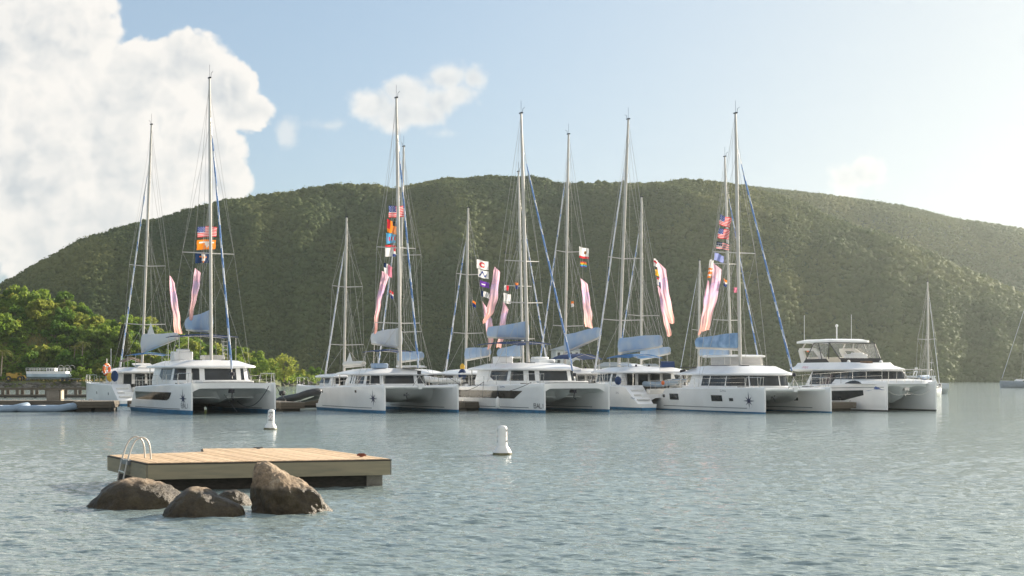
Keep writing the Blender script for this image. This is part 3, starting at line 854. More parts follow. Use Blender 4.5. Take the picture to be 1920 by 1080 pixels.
# ------------------------------------------------------------------ boats
class Hull:
    """shape of one catamaran hull: x forward (bow 0, stern -L), z up from the water"""
    def __init__(self, L, W, zb, zs, scoop=2.0, wl=0.66, full=0.5, step=0.45):
        self.L, self.W, self.zb, self.zs, self.scoop, self.wl, self.full, self.step = L, W, zb, zs, scoop, wl, full, step
    def sheer(self, x):
        t = max(0, -x) / self.L
        return self.zb + (self.zs - self.zb) * t + 0.0
    def deck(self, x):
        a = -self.L + self.scoop; b = -self.L + 0.45
        if x >= a: return self.sheer(x)
        if x <= b: return self.step
        return self.step + (self.sheer(a) - self.step) * (x - b) / (a - b)
    def wd(self, x):
        e = min(1, max(0, -x) / (self.full * self.L))
        k = 1 - 0.10 * max(0, (-x / self.L - .6) / .4) ** 2
        return (0.06 + (self.W - 0.06) * (1 - (1 - e) ** 2.3)) * k
    def hw(self, x, z):
        e = min(1, max(0, -x) / (self.full * 1.15 * self.L))
        ww = 0.035 + (self.W * self.wl - 0.035) * (1 - (1 - e) ** 1.7)
        zn = min(1.0, max(0.0, z / self.sheer(x)))
        return ww + (self.wd(x) - ww) * zn ** 0.62
    def xs(self):
        L = self.L
        a = [0, -.08, -.25, -.55, -1.0, -1.7, -2.6, -3.8, -5.2, -6.8, -8.2]
        a = [q for q in a if q > -L + self.scoop + .4]
        return a + [-L + self.scoop, -L + self.scoop * .55, -L + 0.45, -L + 0.2, -L]
    def mesh(self, y0, zc=0.14):
        rings = []
        for x in self.xs():
            zd = self.deck(x); xb = x
            fr = [1.0, .96, .85, .68, .5, .33, .16, 0.0]
            lev = [zc + (zd - zc) * q for q in fr]
            bowlean = 0.0
            L_ = []
            for i, z in enumerate(lev):
                w = self.hw(x, z)
                if i == 0: w = max(.02, w - .05)
                xx = x - (0.05 * (z / zd) ** 3 if x > -.3 else 0)
                L_.append((xx, w, z if i else zd + .0))
            ring = [(x, 0.0, zd + (0.03 if x > -self.L + self.scoop else 0))] + L_
            ring = [(p[0], y0 + p[1], p[2]) for p in ring] + [(p[0], y0 - p[1], p[2]) for p in reversed(L_)]
            rings.append(ring)
        return MB().loft(rings)
    def bottom(self, y0, zc=0.14):
        rings = []
        for x in self.xs():
            z1 = min(zc, self.deck(x) - .1)
            a = [(x, self.hw(x, z1) + .004, z1), (x, self.hw(x, 0), 0), (x, self.hw(x, 0) * .75, -.25), (x, 0.02, -.5)]
            rings.append([(p[0], y0 + p[1], p[2]) for p in a] + [(p[0], y0 - p[1], p[2]) for p in reversed(a)])
        return MB().loft(rings, closed=True)
    def patch(self, y0, side, x0, x1, z0, z1, off=.006, nx=14, nz=3, mb=None):
        mb = mb or MB(); vs = []; fs = []
        for i in range(nx + 1):
            x = x0 + (x1 - x0) * i / nx; u = i / nx
            a = z0(u) if callable(z0) else z0; b = z1(u) if callable(z1) else z1
            for j in range(nz + 1):
                z = a + (b - a) * j / nz
                vs.append((x, y0 + side * (self.hw(x, z) + off), z))
        for i in range(nx):
            for j in range(nz):
                k = i * (nz + 1) + j
                fs.append((k, k + 1, k + nz + 2, k + nz + 1))
        return mb.add(vs, fs)
    def decal(self, y0, side, polys, xc, zc, off=.010, flip=1, mb=None):
        """flat 2-D polygons (u along the hull, v up) laid on the hull side"""
        mb = mb or MB()
        for poly in polys:
            vs = [(xc + flip * u, y0 + side * (self.hw(min(0, xc + flip * u), zc + v) + off), zc + v) for u, v in poly]
            mb.add(vs, [tuple(range(len(vs)))])
        return mb

def star_polys(r):
    """eight-pointed compass star with a long top ray"""
    out = []
    for k in range(8):
        a = PI / 2 + k * PI / 4
        ln = r * 1.2 * (1.25 if k == 0 else (1.0 if k % 2 == 0 else .8)); w = r * .15
        c, s = math.cos(a), math.sin(a)
        out.append([(c * ln, s * ln), (-s * w, c * w), (-c * .1 * r, -s * .1 * r), (s * w, -c * w)])
    return out
FONT = {'B': [[(0, 0), (0, 1), (.7, 1), (.8, .85), (.7, .55), (0, .55)], [(.7, .55), (.85, .3), (.7, 0), (0, 0)]],
        'A': [[(0, 0), (.4, 1), (.8, 0)], [(.15, .38), (.65, .38)]], 'L': [[(0, 1), (0, 0), (.75, 0)]], 'I': [[(.2, 0), (.2, 1)]],
        'S': [[(.8, 1), (.1, 1), (0, .75), (.1, .52), (.7, .5), (.8, .25), (.7, 0), (0, 0)]], 'W': [[(0, 1), (.2, 0), (.45, .7), (.7, 0), (.9, 1)]],
        'M': [[(0, 0), (0, 1), (.45, .4), (.9, 1), (.9, 0)]], 'R': [[(0, 0), (0, 1), (.7, 1), (.8, .75), (.7, .5), (0, .5)], [(.4, .5), (.8, 0)]],
        'E': [[(.75, 1), (0, 1), (0, 0), (.75, 0)], [(0, .52), (.6, .52)]]}
def text_polys(txt, h, th=.16, gap=.25):
    polys = []; x = 0
    for ch in txt:
        wmax = 0
        for pl in FONT[ch]:
            for (a, b), (c, d) in zip(pl[:-1], pl[1:]):
                dx, dy = c - a, d - b; l = math.hypot(dx, dy) or 1
                nx, ny = -dy / l * th / 2, dx / l * th / 2; ex, ey = dx / l * th / 2, dy / l * th / 2
                polys.append([((x + q) * h, (r) * h) for q, r in ((a - ex + nx, b - ey + ny), (a - ex - nx, b - ey - ny), (c + ex - nx, d + ey - ny), (c + ex + nx, d + ey + ny))])
            wmax = max(wmax, max(p[0] for p in pl))
        x += wmax + gap
    return polys, x * h
def scribble(n, h, seed, slant=.25):
    """a line of small unreadable script, as a name too far away to read"""
    rg = random.Random(seed); out = []; x = 0
    for k in range(n):
        w = h * rg.uniform(.35, .6); t = h * .13
        hh = h * (1 if k == 0 else rg.uniform(.55, .8))
        out.append([(x, 0), (x + t, 0), (x + t + slant * hh, hh), (x + slant * hh, hh)])
        b = hh * rg.choice((0, .4, .8)); out.append([(x + slant * b, b), (x + w + slant * b, b), (x + w + slant * (b + t), b + t), (x + slant * (b + t), b + t)])
        x += w + h * .16
    return out, x

def plan(xf, xa, w, rf=1.3, e=.55, n=18, wa=None):
    """roof/cabin outline: aft starboard corner, round the front, aft port corner"""
    wa = w if wa is None else wa
    pts = [(xa, -wa)]
    m = 5
    for i in range(1, m):
        t = i / m; pts.append((xa + (xf - rf - xa) * t, -(wa + (w - wa) * t)))
    for k in range(n + 1):
        a = -PI / 2 + PI * k / n
        pts.append((xf - rf + rf * abs(math.cos(a)) ** e, w * math.copysign(abs(math.sin(a)) ** e, a) if abs(a) > 1e-9 else 0.0))
    for i in range(m - 1, 0, -1):
        t = i / m; pts.append((xa + (xf - rf - xa) * t, (wa + (w - wa) * t)))
    pts.append((xa, wa))
    return pts
def inset(poly, k, cx=None):
    cx = sum(p[0] for p in poly) / len(poly) if cx is None else cx
    xm = max(p[0] for p in poly); xn = min(p[0] for p in poly); ym = max(p[1] for p in poly)
    sx = 1 - 2 * k / (xm - xn); sy = 1 - k / ym; mx_ = (xm + xn) / 2
    return [(mx_ + (x - mx_) * sx, y * sy) for x, y in poly]
def at_plan(poly, f):
    """point at fraction f along an open polyline"""
    ls = [math.dist(a, b) for a, b in zip(poly[:-1], poly[1:])]; t = f * sum(ls)
    for (a, b), l in zip(zip(poly[:-1], poly[1:]), ls):
        if t <= l: return (a[0] + (b[0] - a[0]) * t / l, a[1] + (b[1] - a[1]) * t / l)
        t -= l
    return poly[-1]
def band(poly, f0, f1, z0, z1, off, n=24, top_in=0.0, mb=None, zf0=None):
    """upright strip following the outline, pushed out by off; top leans in"""
    mb = mb or MB(); vs = []; fs = []
    cx = sum(p[0] for p in poly) / len(poly)
    q = [at_plan(poly, f0 + (f1 - f0) * i / n) for i in range(n + 1)]
    for i, (x, y) in enumerate(q):
        a = q[max(0, i - 1)]; b = q[min(n, i + 1)]
        tx, ty = b[0] - a[0], b[1] - a[1]; l = math.hypot(tx, ty) or 1
        nx, ny = ty / l, -tx / l
        zz = z0(i / n) if callable(z0) else z0
        zt = z1(i / n) if callable(z1) else z1
        vs += [(x + nx * off, y + ny * off, zz), (x + nx * (off - top_in), y + ny * (off - top_in), zt)]
    for i in range(n): fs.append((2 * i, 2 * i + 2, 2 * i + 3, 2 * i + 1))
    return mb.add(vs, fs)

def furl_mesh(p0, p1, r, frac, seed=0, turns=1.0):
    p0, p1 = Vector(p0), Vector(p1); L = (p1 - p0).length
    n = max(12, int(L / 0.22)); ns = 10
    rg = random.Random(seed)
    mb = MB(); pts = [p0.lerp(p1, i / n) for i in range(n + 1)]
    rs = [r * (0.35 + .65 * min(1, (n - i) / 5, 1)) * (1.0 - .25 * i / n) for i in range(n + 1)]
    mb.tube(pts, rs, ns)
    nf = len(mb.f); m = []
    jit = [rg.uniform(-.1, .1) for _ in range(n + 2)]
    for i in range(n):
        for j in range(ns):
            ph = (i * 0.22 / turns * .5 + j / ns + jit[i]) % 1.0
            m.append(0 if ph < frac else 1)
    m += [0] * (nf - len(m)); mb.m = m
    return mb

def rig(root, xm, rk, zf, zt, s, zd, xbow, zbow, spr, boom, cover, furl=.75, boomlen=5.2, bag=(1.1, .75), zboom=4.1, rise=.35, dark=False, seed=0, side_boom=0.0, furl_r=.072, head=False, straps=False, spw=1.55, furl_top=.86, yc=None):
    """mast, spreaders, wires, boom with its sail bag and the furled headsail"""
    foot = Vector((xm, 0, zf)); top = Vector((xm - rk, 0, zt))
    at = lambda f: foot.lerp(top, (f * zt - zf) / (zt - zf))
    mm = G['mast_d'] if dark else G['mast']
    m = MB()
    rings = []
    for f in np.linspace(0, 1, 9):
        p = foot.lerp(top, f); k = 1.0 if f < .8 else 1 - .35 * (f - .8) / .2
        rings.append([(p.x + .15 * k * math.cos(a), p.y + .10 * k * math.sin(a), p.z) for a in np.linspace(0, 2 * PI, 11)[:-1]])
    m.loft(rings)
    mo = m.build('mast', mm, root)
    MB().tube([top, top + Vector((0, 0, .9))], .010, 4).tube([top + Vector((.1, .05, 0)), top + Vector((.15, .06, .32)), top + Vector((.36, .1, .40))], .014, 4).box(tuple(top + Vector((0, 0, .04))), (.34, .14, .08)).build('masthead_instruments', G['ink_k'], mo)
    w = MB()
    chain = [(xm - .75, q, zd) for q in (-(s / 2 + .35), s / 2 + .35)] if yc is None else [(xm - .5, -yc, zd), (xm - .5, yc, zd)]
    capf = .86
    tips = {-1: [], 1: []}
    for k, f in enumerate(spr):
        p = at(f); hw = spw * (1 - .12 * k)
        sm = MB()
        for sd_ in (-1, 1):
            tip = p + Vector((-.45, sd_ * hw, .06)); tips[sd_].append(tip)
            sm.tube([p, tip], [.045, .028], 6)
        sm.build('spreader', mm, mo)
    for sd_, ch in ((-1, chain[0]), (1, chain[1])):
        pts = [at(capf)] + [t for t in reversed(tips[sd_])]
        w.tube(pts + [ch], .011, 4)
        w.tube([at(min(spr) if spr else .5), ch], .011, 4)
        if len(tips[sd_]):
            w.tube([at(.97), tips[sd_][-1], at(.30)], .009, 4)
    w.tube([at(.97), at(.5) + Vector((-.32, .12, 0)), at(.2) + Vector((-.25, .2, 0))], .008, 4)
    w.tube([at(.93) + Vector((-.2, -.1, 0)), foot + Vector((-.5, -.6, .1))], .008, 4)
    w.tube([at(.9) + Vector((.25, 0, 0)), foot + Vector((.3, .25, .1))], .009, 4)
    w.build('rigging', G['wire'], root)
    # forestay with the headsail rolled round it
    a = at(furl_top + .02) + Vector((.16, 0, 0)); b = Vector((xbow, 0, zbow))
    MB().tube([a, b], .014, 5).build('forestay', G['wire'], root)
    furl_mesh(b.lerp(a, .035), b.lerp(a, .93), furl_r, furl, seed).build('furled_headsail', [G['furl_b'], G['furl_w']], root)
    MB().lathe([(.03, -.12), (.13, -.1), (.13, .1), (.03, .12)], 10, (b.x - .02, 0, b.z + .28)).build('furling_drum', G['ink_k'], root)
    if boom:
        b0 = Vector((xm - .12 - rk * .1, 0, zboom)); b1 = Vector((xm - boomlen, side_boom, zboom + rise))
        bm = MB(); bm.tube([b0, b1], [.13, .10], 8)
        bm.build('boom', G['mast'] if not dark else mm, root)
        d = (b1 - b0).normalized(); sd_ = Vector((-d.y, d.x, 0)).normalized()
        rings = []; rg = random.Random(seed + 5); n = 15
        for i in range(n + 1):
            t = i / n; c = b0.lerp(b1, .0 + .97 * t)
            h = bag[0] + (bag[1] - bag[0]) * t; h *= (1 + .025 * math.sin(t * 7 + seed) + rg.uniform(-.012, .012))
            if i == n: h *= .92
            wv = .20 * (1 + .15 * math.sin(t * 9 + seed * 2)) + .01
            prof = [(-.08, .0), (-wv * .85, h * .14), (-wv * 1.05, h * .42), (-wv * .85, h * .78), (-.09, h * .98), (.0, h * .95), (.09, h), (wv * .85, h * .80), (wv * 1.05, h * .45), (wv * .85, h * .16), (.08, .0)]
            rings.append([c + sd_ * p + Vector((0, 0, q)) for p, q in prof])
        cv_ = MB().loft(rings).build('sail_cover', cover, root, angle=60)
        for i_ in ((4, 8, 12) if straps else ()):
            cen = sum((Vector(p) for p in rings[i_]), Vector()) / 11
            MB().tube([cen + (Vector(p) - cen) * 1.03 for p in rings[i_]], .016, 5, closed=True).build('strap', G['hyp_b'], cv_)
        if head:
            q = b0.lerp(b1, .30 if head is True else head)
            MB().loft([[q + d * (-.75) + Vector((0, 0, bag[0] * .8)), q + sd_ * .15 + Vector((0, 0, bag[0] * .8)), q + d * .7 + Vector((0, 0, bag[0] * .78)), q - sd_ * .15 + Vector((0, 0, bag[0] * .8))],
                       [q + d * .02 + Vector((0, 0, bag[0] + .68)), q + sd_ * .02 + d * .04 + Vector((0, 0, bag[0] + .68)), q + d * .06 + Vector((0, 0, bag[0] + .68)), q - sd_ * .02 + d * .04 + Vector((0, 0, bag[0] + .68))]]).build('sail_head', G['white'], root)
        z = MB()
        for f, fr in ((.62, .35), (.62, .62), (.62, .85)):
            for k in (-1, 1):
                z.tube([at(f) + Vector((-.1, .1 * k, 0)), b0.lerp(b1, fr) + sd_ * (.2 * k) + Vector((0, 0, bag[0] * .8))], .008, 4)
        z.tube([at(.98) + Vector((-.15, 0, 0)), b1 + Vector((0, 0, .1))], .012, 4)
        z.build('lazy_jacks', G['wire'], root)
        MB().tube([b1 + Vector((.4, 0, -.05)), Vector((b1.x + .2, b1.y * .4, zboom - 1.55))], .02, 5).build('mainsheet', G['rope_w'], root)
    return mo, at

def rails(root, h, s, x0, x1, side_y, name='lifeline', zz=.62):
    """stanchions and wires along the outer deck edges"""
    for sd_ in side_y:
        mb = MB(); n = max(3, int((x0 - x1) / 1.55)); prev = None; tops = []; mids = []
        for i in range(n + 1):
            x = x0 + (x1 - x0) * i / n; y = sd_ * (s / 2 + h.hw(x, h.sheer(x)) - .09); z = h.deck(x)
            mb.tube([(x, y, z - .02), (x, y, z + zz)], .016, 5); tops.append((x, y, z + zz)); mids.append((x, y, z + zz * .52))
        mb.tube(tops, .011, 4); mb.tube(mids, .009, 4)
        mb.build(name, G['steel'], root)

def bowrail(root, h, s, side, x1=-1.5, zz=.62):
    mb = MB(); y0 = side * s / 2
    zt = h.sheer(-.3) + zz
    a = [(x1, y0 - .5 * 1, h.sheer(x1) - .02), (x1, y0 - .42, zt), (-.35, y0 - .12, zt), (-.2, y0, zt), (-.35, y0 + .12, zt), (x1, y0 + .42, zt), (x1, y0 + .5, h.sheer(x1) - .02)]
    mb.tube(a, .018, 6)
    for q in (-.12, .12): mb.tube([(-.45, y0 + q, h.sheer(-.4) - .02), (-.35, y0 + q, zt)], .016, 5)
    mb.build('pulpit', G['steel'], root)

def canvas_top(root, name, x0, x1, w, z, mtl, posts=True, arch=.18, zb=2.9, slope=0.0):
    vs = []; nx, ny = 8, 10
    top = []
    for k in (0, 1):
        for i in range(nx + 1):
            for j in range(ny + 1):
                u, v = i / nx, j / ny
                vs.append((x0 + (x1 - x0) * u, -w + 2 * w * v, z + slope * u + arch * math.sin(PI * v) + .06 * math.sin(PI * u) - .035 * k - .02 * math.sin(u * 3 * PI) ** 2))
    nv = (nx + 1) * (ny + 1); fs = []
    for i in range(nx):
        for j in range(ny):
            a = i * (ny + 1) + j
            fs.append((a, a + ny + 1, a + ny + 2, a + 1)); fs.append((a + nv, a + nv + 1, a + nv + ny + 2, a + nv + ny + 1))
    edge = [i * (ny + 1) for i in range(nx + 1)] + [nx * (ny + 1) + j for j in range(1, ny + 1)] + [i * (ny + 1) + ny for i in range(nx - 1, -1, -1)] + [j for j in range(ny - 1, 0, -1)]
    for a, b in zip(edge, edge[1:] + edge[:1]): fs.append((a, b, b + nv, a + nv))
    o = MB().add(vs, fs).build(name, mtl, root)
    if posts:
        mb = MB()
        for x in (x0 + .1 * (x1 - x0), x1 - .1 * (x1 - x0)):
            for y in (-w + .08, w - .08):
                mb.tube([(x, y, zb), (x, y, z + .05)], .022, 6)
            mb.tube([(x, -w + .08, z + .0), (x, 0, z + arch - .04), (x, w - .08, z + .0)], .02, 5)
        mb.build('canopy_frame', G['steel'], root)
    return o

def catamaran(label, L, s, bow, hd, W=.82, zb=1.75, zs=1.5, style='open', cab=(-4.1, -8.6, 2.35), win=(1.80, 2.42), roof=(2.46, .42), xra=None, anti='anti', star=True, names=(), vis=-1,
              hull_win=(), ports=(), bimini=None, zc=.19, group='catamarans moored at the finger piers', strip=True, pw=.011, pillar=(.16, .33, .41, .59, .67, .84), side_panel=(.0, .07), name='catamaran', gw='glass', cream=False):
    """bow = world point midway between the stems, hd = heading (unit, world). Returns root and a helper"""
    root = thing(name, label, 'catamaran', (bow[0], bow[1], 0), math.atan2(hd[1], hd[0]), group)
    h = Hull(L, W, zb, zs)
    if xra is None: xra = -L + 2.2
    gel = G['gel']
    for sd_ in (-1, 1):
        y0 = sd_ * s / 2
        ho = h.mesh(y0, zc).build('hull', gel, root)
        h.bottom(y0, zc).build('bottom_paint', G[anti], ho)
        if strip:
            for q in (-1, 1):
                h.patch(y0, q, -1.6, -L + 1.5, .30, .345, .006, nx=20, nz=1).build('trim_stripe', G['ink_g'], ho)
        # steps of the swim platform
        st = MB()
        for k in range(3):
            st.box((-L + 1.72 - k * .44, y0, zs - .26 - k * .32), (.40, 2 * h.hw(-L + 1.2, 1) - .42, .10))
        st.build('boarding_step', G['deck'], ho)
        for (x0, x1, z0, z1) in hull_win:
            h.patch(y0, sd_, x0, x1, z0, z1, .008, nx=18, nz=2).build('hull_window', G['glass_w'], ho)
        for (x, z, w_, h_) in ports:
            for q in (-1, 1):
                h.patch(y0, q, x - w_ / 2, x + w_ / 2, z - h_ / 2, z + h_ / 2, .008, nx=2, nz=2).build('porthole', G['glass'], ho)
        if star:
            xs_, zs_, r_ = star[:3] if isinstance(star, tuple) else (-1.65, .92, .40)
            em = MB()
            h.decal(y0, sd_, star_polys(r_), xs_, zs_, .010, mb=em)
            em.build('star_emblem', G['ink'], ho, angle=0)
            if not isinstance(star, tuple) or len(star) == 3:
                ring = MB()
                n = 24
                for k in range(n):
                    if k / n < .25 or k / n > .62:
                        a, b = 2 * PI * k / n, 2 * PI * (k + 1) / n
                        h.decal(y0, sd_, [[(r_ * 1.12 * math.cos(a), r_ * 1.12 * math.sin(a)), (r_ * 1.12 * math.cos(b), r_ * 1.12 * math.sin(b)), (r_ * 1.15 * math.cos(b), r_ * 1.15 * math.sin(b)), (r_ * 1.15 * math.cos(a), r_ * 1.15 * math.sin(a))]], xs_ - .05, zs_ - .02, .009, mb=ring)
                ring.build('emblem_ring', mat('pale_decal', (.5, .54, .58), .4), ho, angle=0)
        for (txt, x, z, hh, mt) in names:
            polys, wd_ = text_polys(txt, hh) if txt.isupper() else scribble(len(txt), hh, len(txt))
            f = 1 if sd_ < 0 else -1
            h.decal(y0, sd_, [[(u - wd_ / 2, v) for u, v in p] for p in polys], x, z, .010, flip=f).build('lettering', G[mt], ho, angle=0)
    # ---- bridgedeck between the hulls
    solid = style == 'solid'
    xf = -.35 if solid else -2.9
    stations = [(-.35, zb - .34), (-1.4, zb - .40), (-2.3, zb - .55), (-2.6, 1.12), (-3.4, .92), (-5, .80)] if solid else [(-2.75, zb - .22), (-3.0, zb - .55), (-3.4, 1.02), (-4.2, .86), (-5, .80)]
    stations += [(-L + 3.2, .80), (-L + 1.0, .85)]
    xc = cab[1] - .05
    rings = []
    ny = 18
    for (x, zbot) in stations:
        iw = s / 2 - .02
        row = []
        for j in range(ny + 1):
            y = -iw + 2 * iw * j / ny; e = abs(y) / iw
            inner = s / 2 - h.hw(x, .8)
            f = max(0, (abs(y) - (inner - .55)) / .55)
            z = zbot - .30 * min(1, f) ** 2
            if not solid and x < -3.0: z -= .20 * math.exp(-(y / .55) ** 2)
            if solid and x < -2.5: z -= .25 * math.exp(-(y / .7) ** 2)
            row.append((x, y, z))
        zt = h.sheer(x) - .01
        if x < xc: zt = 1.10
        row += [(x, iw, zt), (x, 0, zt + .02), (x, -iw, zt)]
        rings.append(row)
    i0 = next(i for i, q in enumerate(stations) if q[0] < xc) if any(q[0] < xc for q in stations) else len(stations) - 1
    MB().loft(rings).build('bridgedeck', gel, root)
    # cross member, nets, anchor
    if not solid:
        MB().tube([(-.5, -s / 2 + .05, zb - .16), (-.5, s / 2 - .05, zb - .16)], .09, 8).build('cross_beam', gel, root)
        sx = MB().tube([(-.5, -.45, zb - .1), (-.48, 0, zb + .55), (-.5, .45, zb - .1)], .03, 6).build('forestay_bridle', G['steel'], root)
        for sd_ in (-1, 1):
            MB().box((-1.66, sd_ * (s / 4 - .12), zb - .14), (2.25, s / 2 - 1.05, .02)).build('trampoline', G['net'], root)
        MB().loft([[(x, -.14, zb - .06), (x, -.12, zb - .30), (x, .12, zb - .30), (x, .14, zb - .06)] for x in (-.3, -2.9)]).build('bowsprit_walkway', gel, root)
        MB().tube([(-2.6, 0, zb - .55), (-2.75, 0, zb - .75), (-2.6, 0, zb - .95)], .035, 6).box((-2.72, 0, zb - .7), (.25, .3, .12)).build('anchor', G['mast_d'], root)
    else:
        MB().loft([[(x, -a, zb - .40), (x, 0, z), (x, a, zb - .40)] for x, a, z in ((-.6, .12, zb - .5), (-1.6, .42, zb - .95), (-2.9, .6, .72), (-3.6, .6, .62))]).build('centre_nacelle', gel, root)
        MB().box((-.55, 0, zb - .52), (.5, .25, .22)).tube([(-.35, 0, zb - .5), (-.45, 0, zb - .95), (-.2, 0, zb - 1.05)], .04, 6).build('anchor', G['ink_k'], root)
        MB().box((-2.62, 0, 1.02), (.22, s - 1.1, .07)).build('spray_rail', gel, root)
        cu_ = MB().box((-1.9, 0, h.sheer(-1.9) + .09), (1.7, s * .62, .18)).build('foredeck_cushion', G['deck'], root, bevel=.05)
        MB().tube([(-1.0, -s / 2 + .3, zb + .0), (-1.0, -s * .2, zb + .05), (-1.0, s * .2, zb + .05), (-1.0, s / 2 - .3, zb)], .012, 4).build('deck_line', G['rope'], root)
    # ---- saloon
    cx0, cx1, cw = cab
    pl = plan(cx0, cx1, cw, 1.5, .62)
    zroof, thick = roof
    zdk = h.sheer(cx0) - .06
    top_pl = inset(pl, .16)
    z0w, z1w = win
    body = MB().loft([[(x, y, zdk) for x, y in pl], [(x, y, z0w) for x, y in pl], [(x, y, zroof + .03) for x, y in top_pl]])
    sal = body.build('saloon', gel, root)
    slope_in = .16 * (z1w - z0w) / max(.1, (zroof + .03 - z0w))
    a0, a1 = side_panel[1], 1 - side_panel[1]
    dz = .02
    lo = (lambda u: z0w + dz + .28 * max(0, 1 - u / .05) + .28 * max(0, 1 - (1 - u) / .05)) if solid else (z0w + dz)
    band(pl, a0, a1, lo, z1w, .012, n=60, top_in=slope_in).build('saloon_window', G[gw], sal)
    for f in pillar:
        band(pl, f - pw, f + pw, z0w, z1w + .01, .022, n=2, top_in=slope_in).build('window_pillar', gel, sal)
    # aft bulkhead openings
    for k, yk in enumerate((-1.5, -.5, .5, 1.5)):
        MB().box((cx1 - .012, yk * cw / 2.3, (1.14 + z1w) / 2 + .02), (.04, .66 if k in (0, 3) else .8, z1w - 1.2)).build('cockpit_door' if k in (1, 2) else 'aft_window', G['glass'], sal)
    # roof with overhang aft
    rp = plan(cx0 + .42, xra, cw + .28, 1.7, .62, wa=cw + .15)
    cr = []
    for dzz, k in ((0, .10), (.05, .0), (.14, .03), (.24, .35), (thick, 1.0), (thick + .06, 1.6)):
        ins = inset(rp, k) if k else rp
        cr.append([(x, y, zroof + dzz) for x, y in ins])
    MB().loft(cr).build('coachroof', gel, root, angle=50)
    pst = MB()
    for sd_ in (-1, 1):
        pst.tube([(xra + .25, sd_ * (cw - .05), 1.1), (xra + .25, sd_ * (cw - .05), zroof + .02)], .035, 6)
    pst.build('roof_post', G['steel'], root)
    for x, y, q in ((cx0 - 1.2, -.9, .5), (cx0 - 1.2, .9, .5)):
        MB().box((x, y, zroof + thick + .045), (.55, .5, .05)).build('roof_hatch', G['glass'], root)
    # cockpit
    MB().box((-L + 1.35, 0, 1.28), (.5, s - 1.5, .40)).build('aft_bench', G['gel_b'], root, bevel=.06)
    MB().box((cx1 - 1.3, -.7, 1.48), (.8, 1.1, .05)).tube([(cx1 - 1.3, -.7, 1.08), (cx1 - 1.3, -.7, 1.48)], .05, 6).build('cockpit_table', G['gel_b'], root)
    for sd_ in (-1, 1):
        MB().box(((cx1 + -L + 2.0) / 2, sd_ * (s / 2 - .62), 1.42), (cx1 + L - 2.0, .3, .62)).build('coaming', gel, root, bevel=.05)
    pr = MB()
    pr.tube([(-L + 1.1, -s / 2 + .8, 1.5), (-L + 1.1, -s / 2 + .8, 2.05), (-L + 1.1, s / 2 - .8, 2.05), (-L + 1.1, s / 2 - .8, 1.5)], .018, 5)
    for y in np.linspace(-s / 2 + 1.2, s / 2 - 1.2, 5): pr.tube([(-L + 1.1, y, 1.45), (-L + 1.1, y, 2.05)], .014, 5)
    pr.tube([(-L + 1.1, -s / 2 + .8, 1.8), (-L + 1.1, s / 2 - .8, 1.8)], .012, 4)
    pr.build('stern_rail', G['steel'], root)
    rails(root, h, s, -1.7, -L + 2.1, (-1, 1))
    for sd_ in (-1, 1): bowrail(root, h, s, sd_)
    # deck hardware
    for sd_ in (-1, 1):
        MB().box((-2.5, sd_ * s / 2, h.sheer(-2.5) + .03), (.6, .5, .07)).build('deck_hatch', G['glass'], root)
        MB().tube([(-1.05, sd_ * s / 2 - .1, h.sheer(-1) + .07), (-1.3, sd_ * s / 2 - .1, h.sheer(-1) + .07)], .03, 6).build('mooring_cleat', G['steel'], root)
    wn = MB()
    for y in (-.55, .55): wn.lathe([(.10, 0), (.10, .05), (.065, .09), (.085, .18), (.04, .2)], 10, (cx1 + .9, y, zroof + thick + .02))
    wn.build('winch', G['ink_k'], root)
    return root, h

def frame(theta):
    t = R(theta)
    return Vector((math.sin(t), -math.cos(t), 0)), Vector((math.cos(t), math.sin(t), 0))   # heading to us, image-right
def solve_x(bow, hd, px):
    k = (px - 960) / F
    return (k * bow[1] - bow[0]) / (hd[0] - k * hd[1])
def mast_from_px(bow, hd, pxb, pxt, pyt):
    """mast foot x, rake and top height that put the mast on these photo pixels"""
    xm = solve_x(bow, hd, pxb)
    xt = solve_x(bow, hd, pxt)
    d = bow[1] + hd[1] * xt
    return xm, xm - xt, CZ + (HZ - pyt) / F * d
def stem_boat(px, d, theta, s):
    """boat facing us: its left-hand stem at pixel px, d metres off"""
    hd, rt = frame(theta)
    p = Vector(((px - 960) / F * d, d, 0)) + rt * (s / 2)
    return p, hd
def stern_boat(px, d, theta, s, L):
    hd, rt = frame(theta)
    p = Vector(((px - 960) / F * d, d, 0)) + rt * (s / 2)
    return p - hd * L, -hd
def mast_boat(px, d, theta, xm, away):
    hd, rt = frame(theta)
    if away: hd = -hd
    p = Vector(((px - 960) / F * d, d, 0))
    return p - hd * xm, hd
# ------------------------------------------------------------------ the moored boats, left to right
# 1: seen from the stern at the far left
b, hd = stern_boat(240, 112, 31, 5.2, 12.5)
A_, hA = catamaran('far left catamaran, stern towards us, pale sail cover over a blue awning', 12.5, 5.2, b, hd, zb=1.85, zs=1.65, roof=(2.62, .42), win=(1.95, 2.55), star=False, ports=((-9.5, .95, .2, .2), (-6, 1.0, .2, .2)), pillar=(.12, .3, .7, .88))
xm, rk, zt = mast_from_px(b, hd, 266, 284, 234)
rig(A_, xm, rk, 2.95, zt, 5.2, 1.7, -.5, 2.1, (.29, .50), True, G['cover_w'], furl=.25, boomlen=6.3, side_boom=-1.0, bag=(1.45, .5), zboom=4.35, rise=1.0, seed=1, head=.22, spw=1.7)
canvas_top(A_, 'awning', xm - .6, xm - 3.4, 1.5, 4.05, G['blue'], zb=3.0)
MB().box((xm - 1.2, .2, 3.2), (1.7, 1.5, .09), ry=R(-12)).build('solar_panel', G['deck'], A_)
canvas_top(A_, 'helm_dodger', -3.6, -5.2, .9, 3.55, G['interior'], posts=True, zb=2.9, arch=.35)
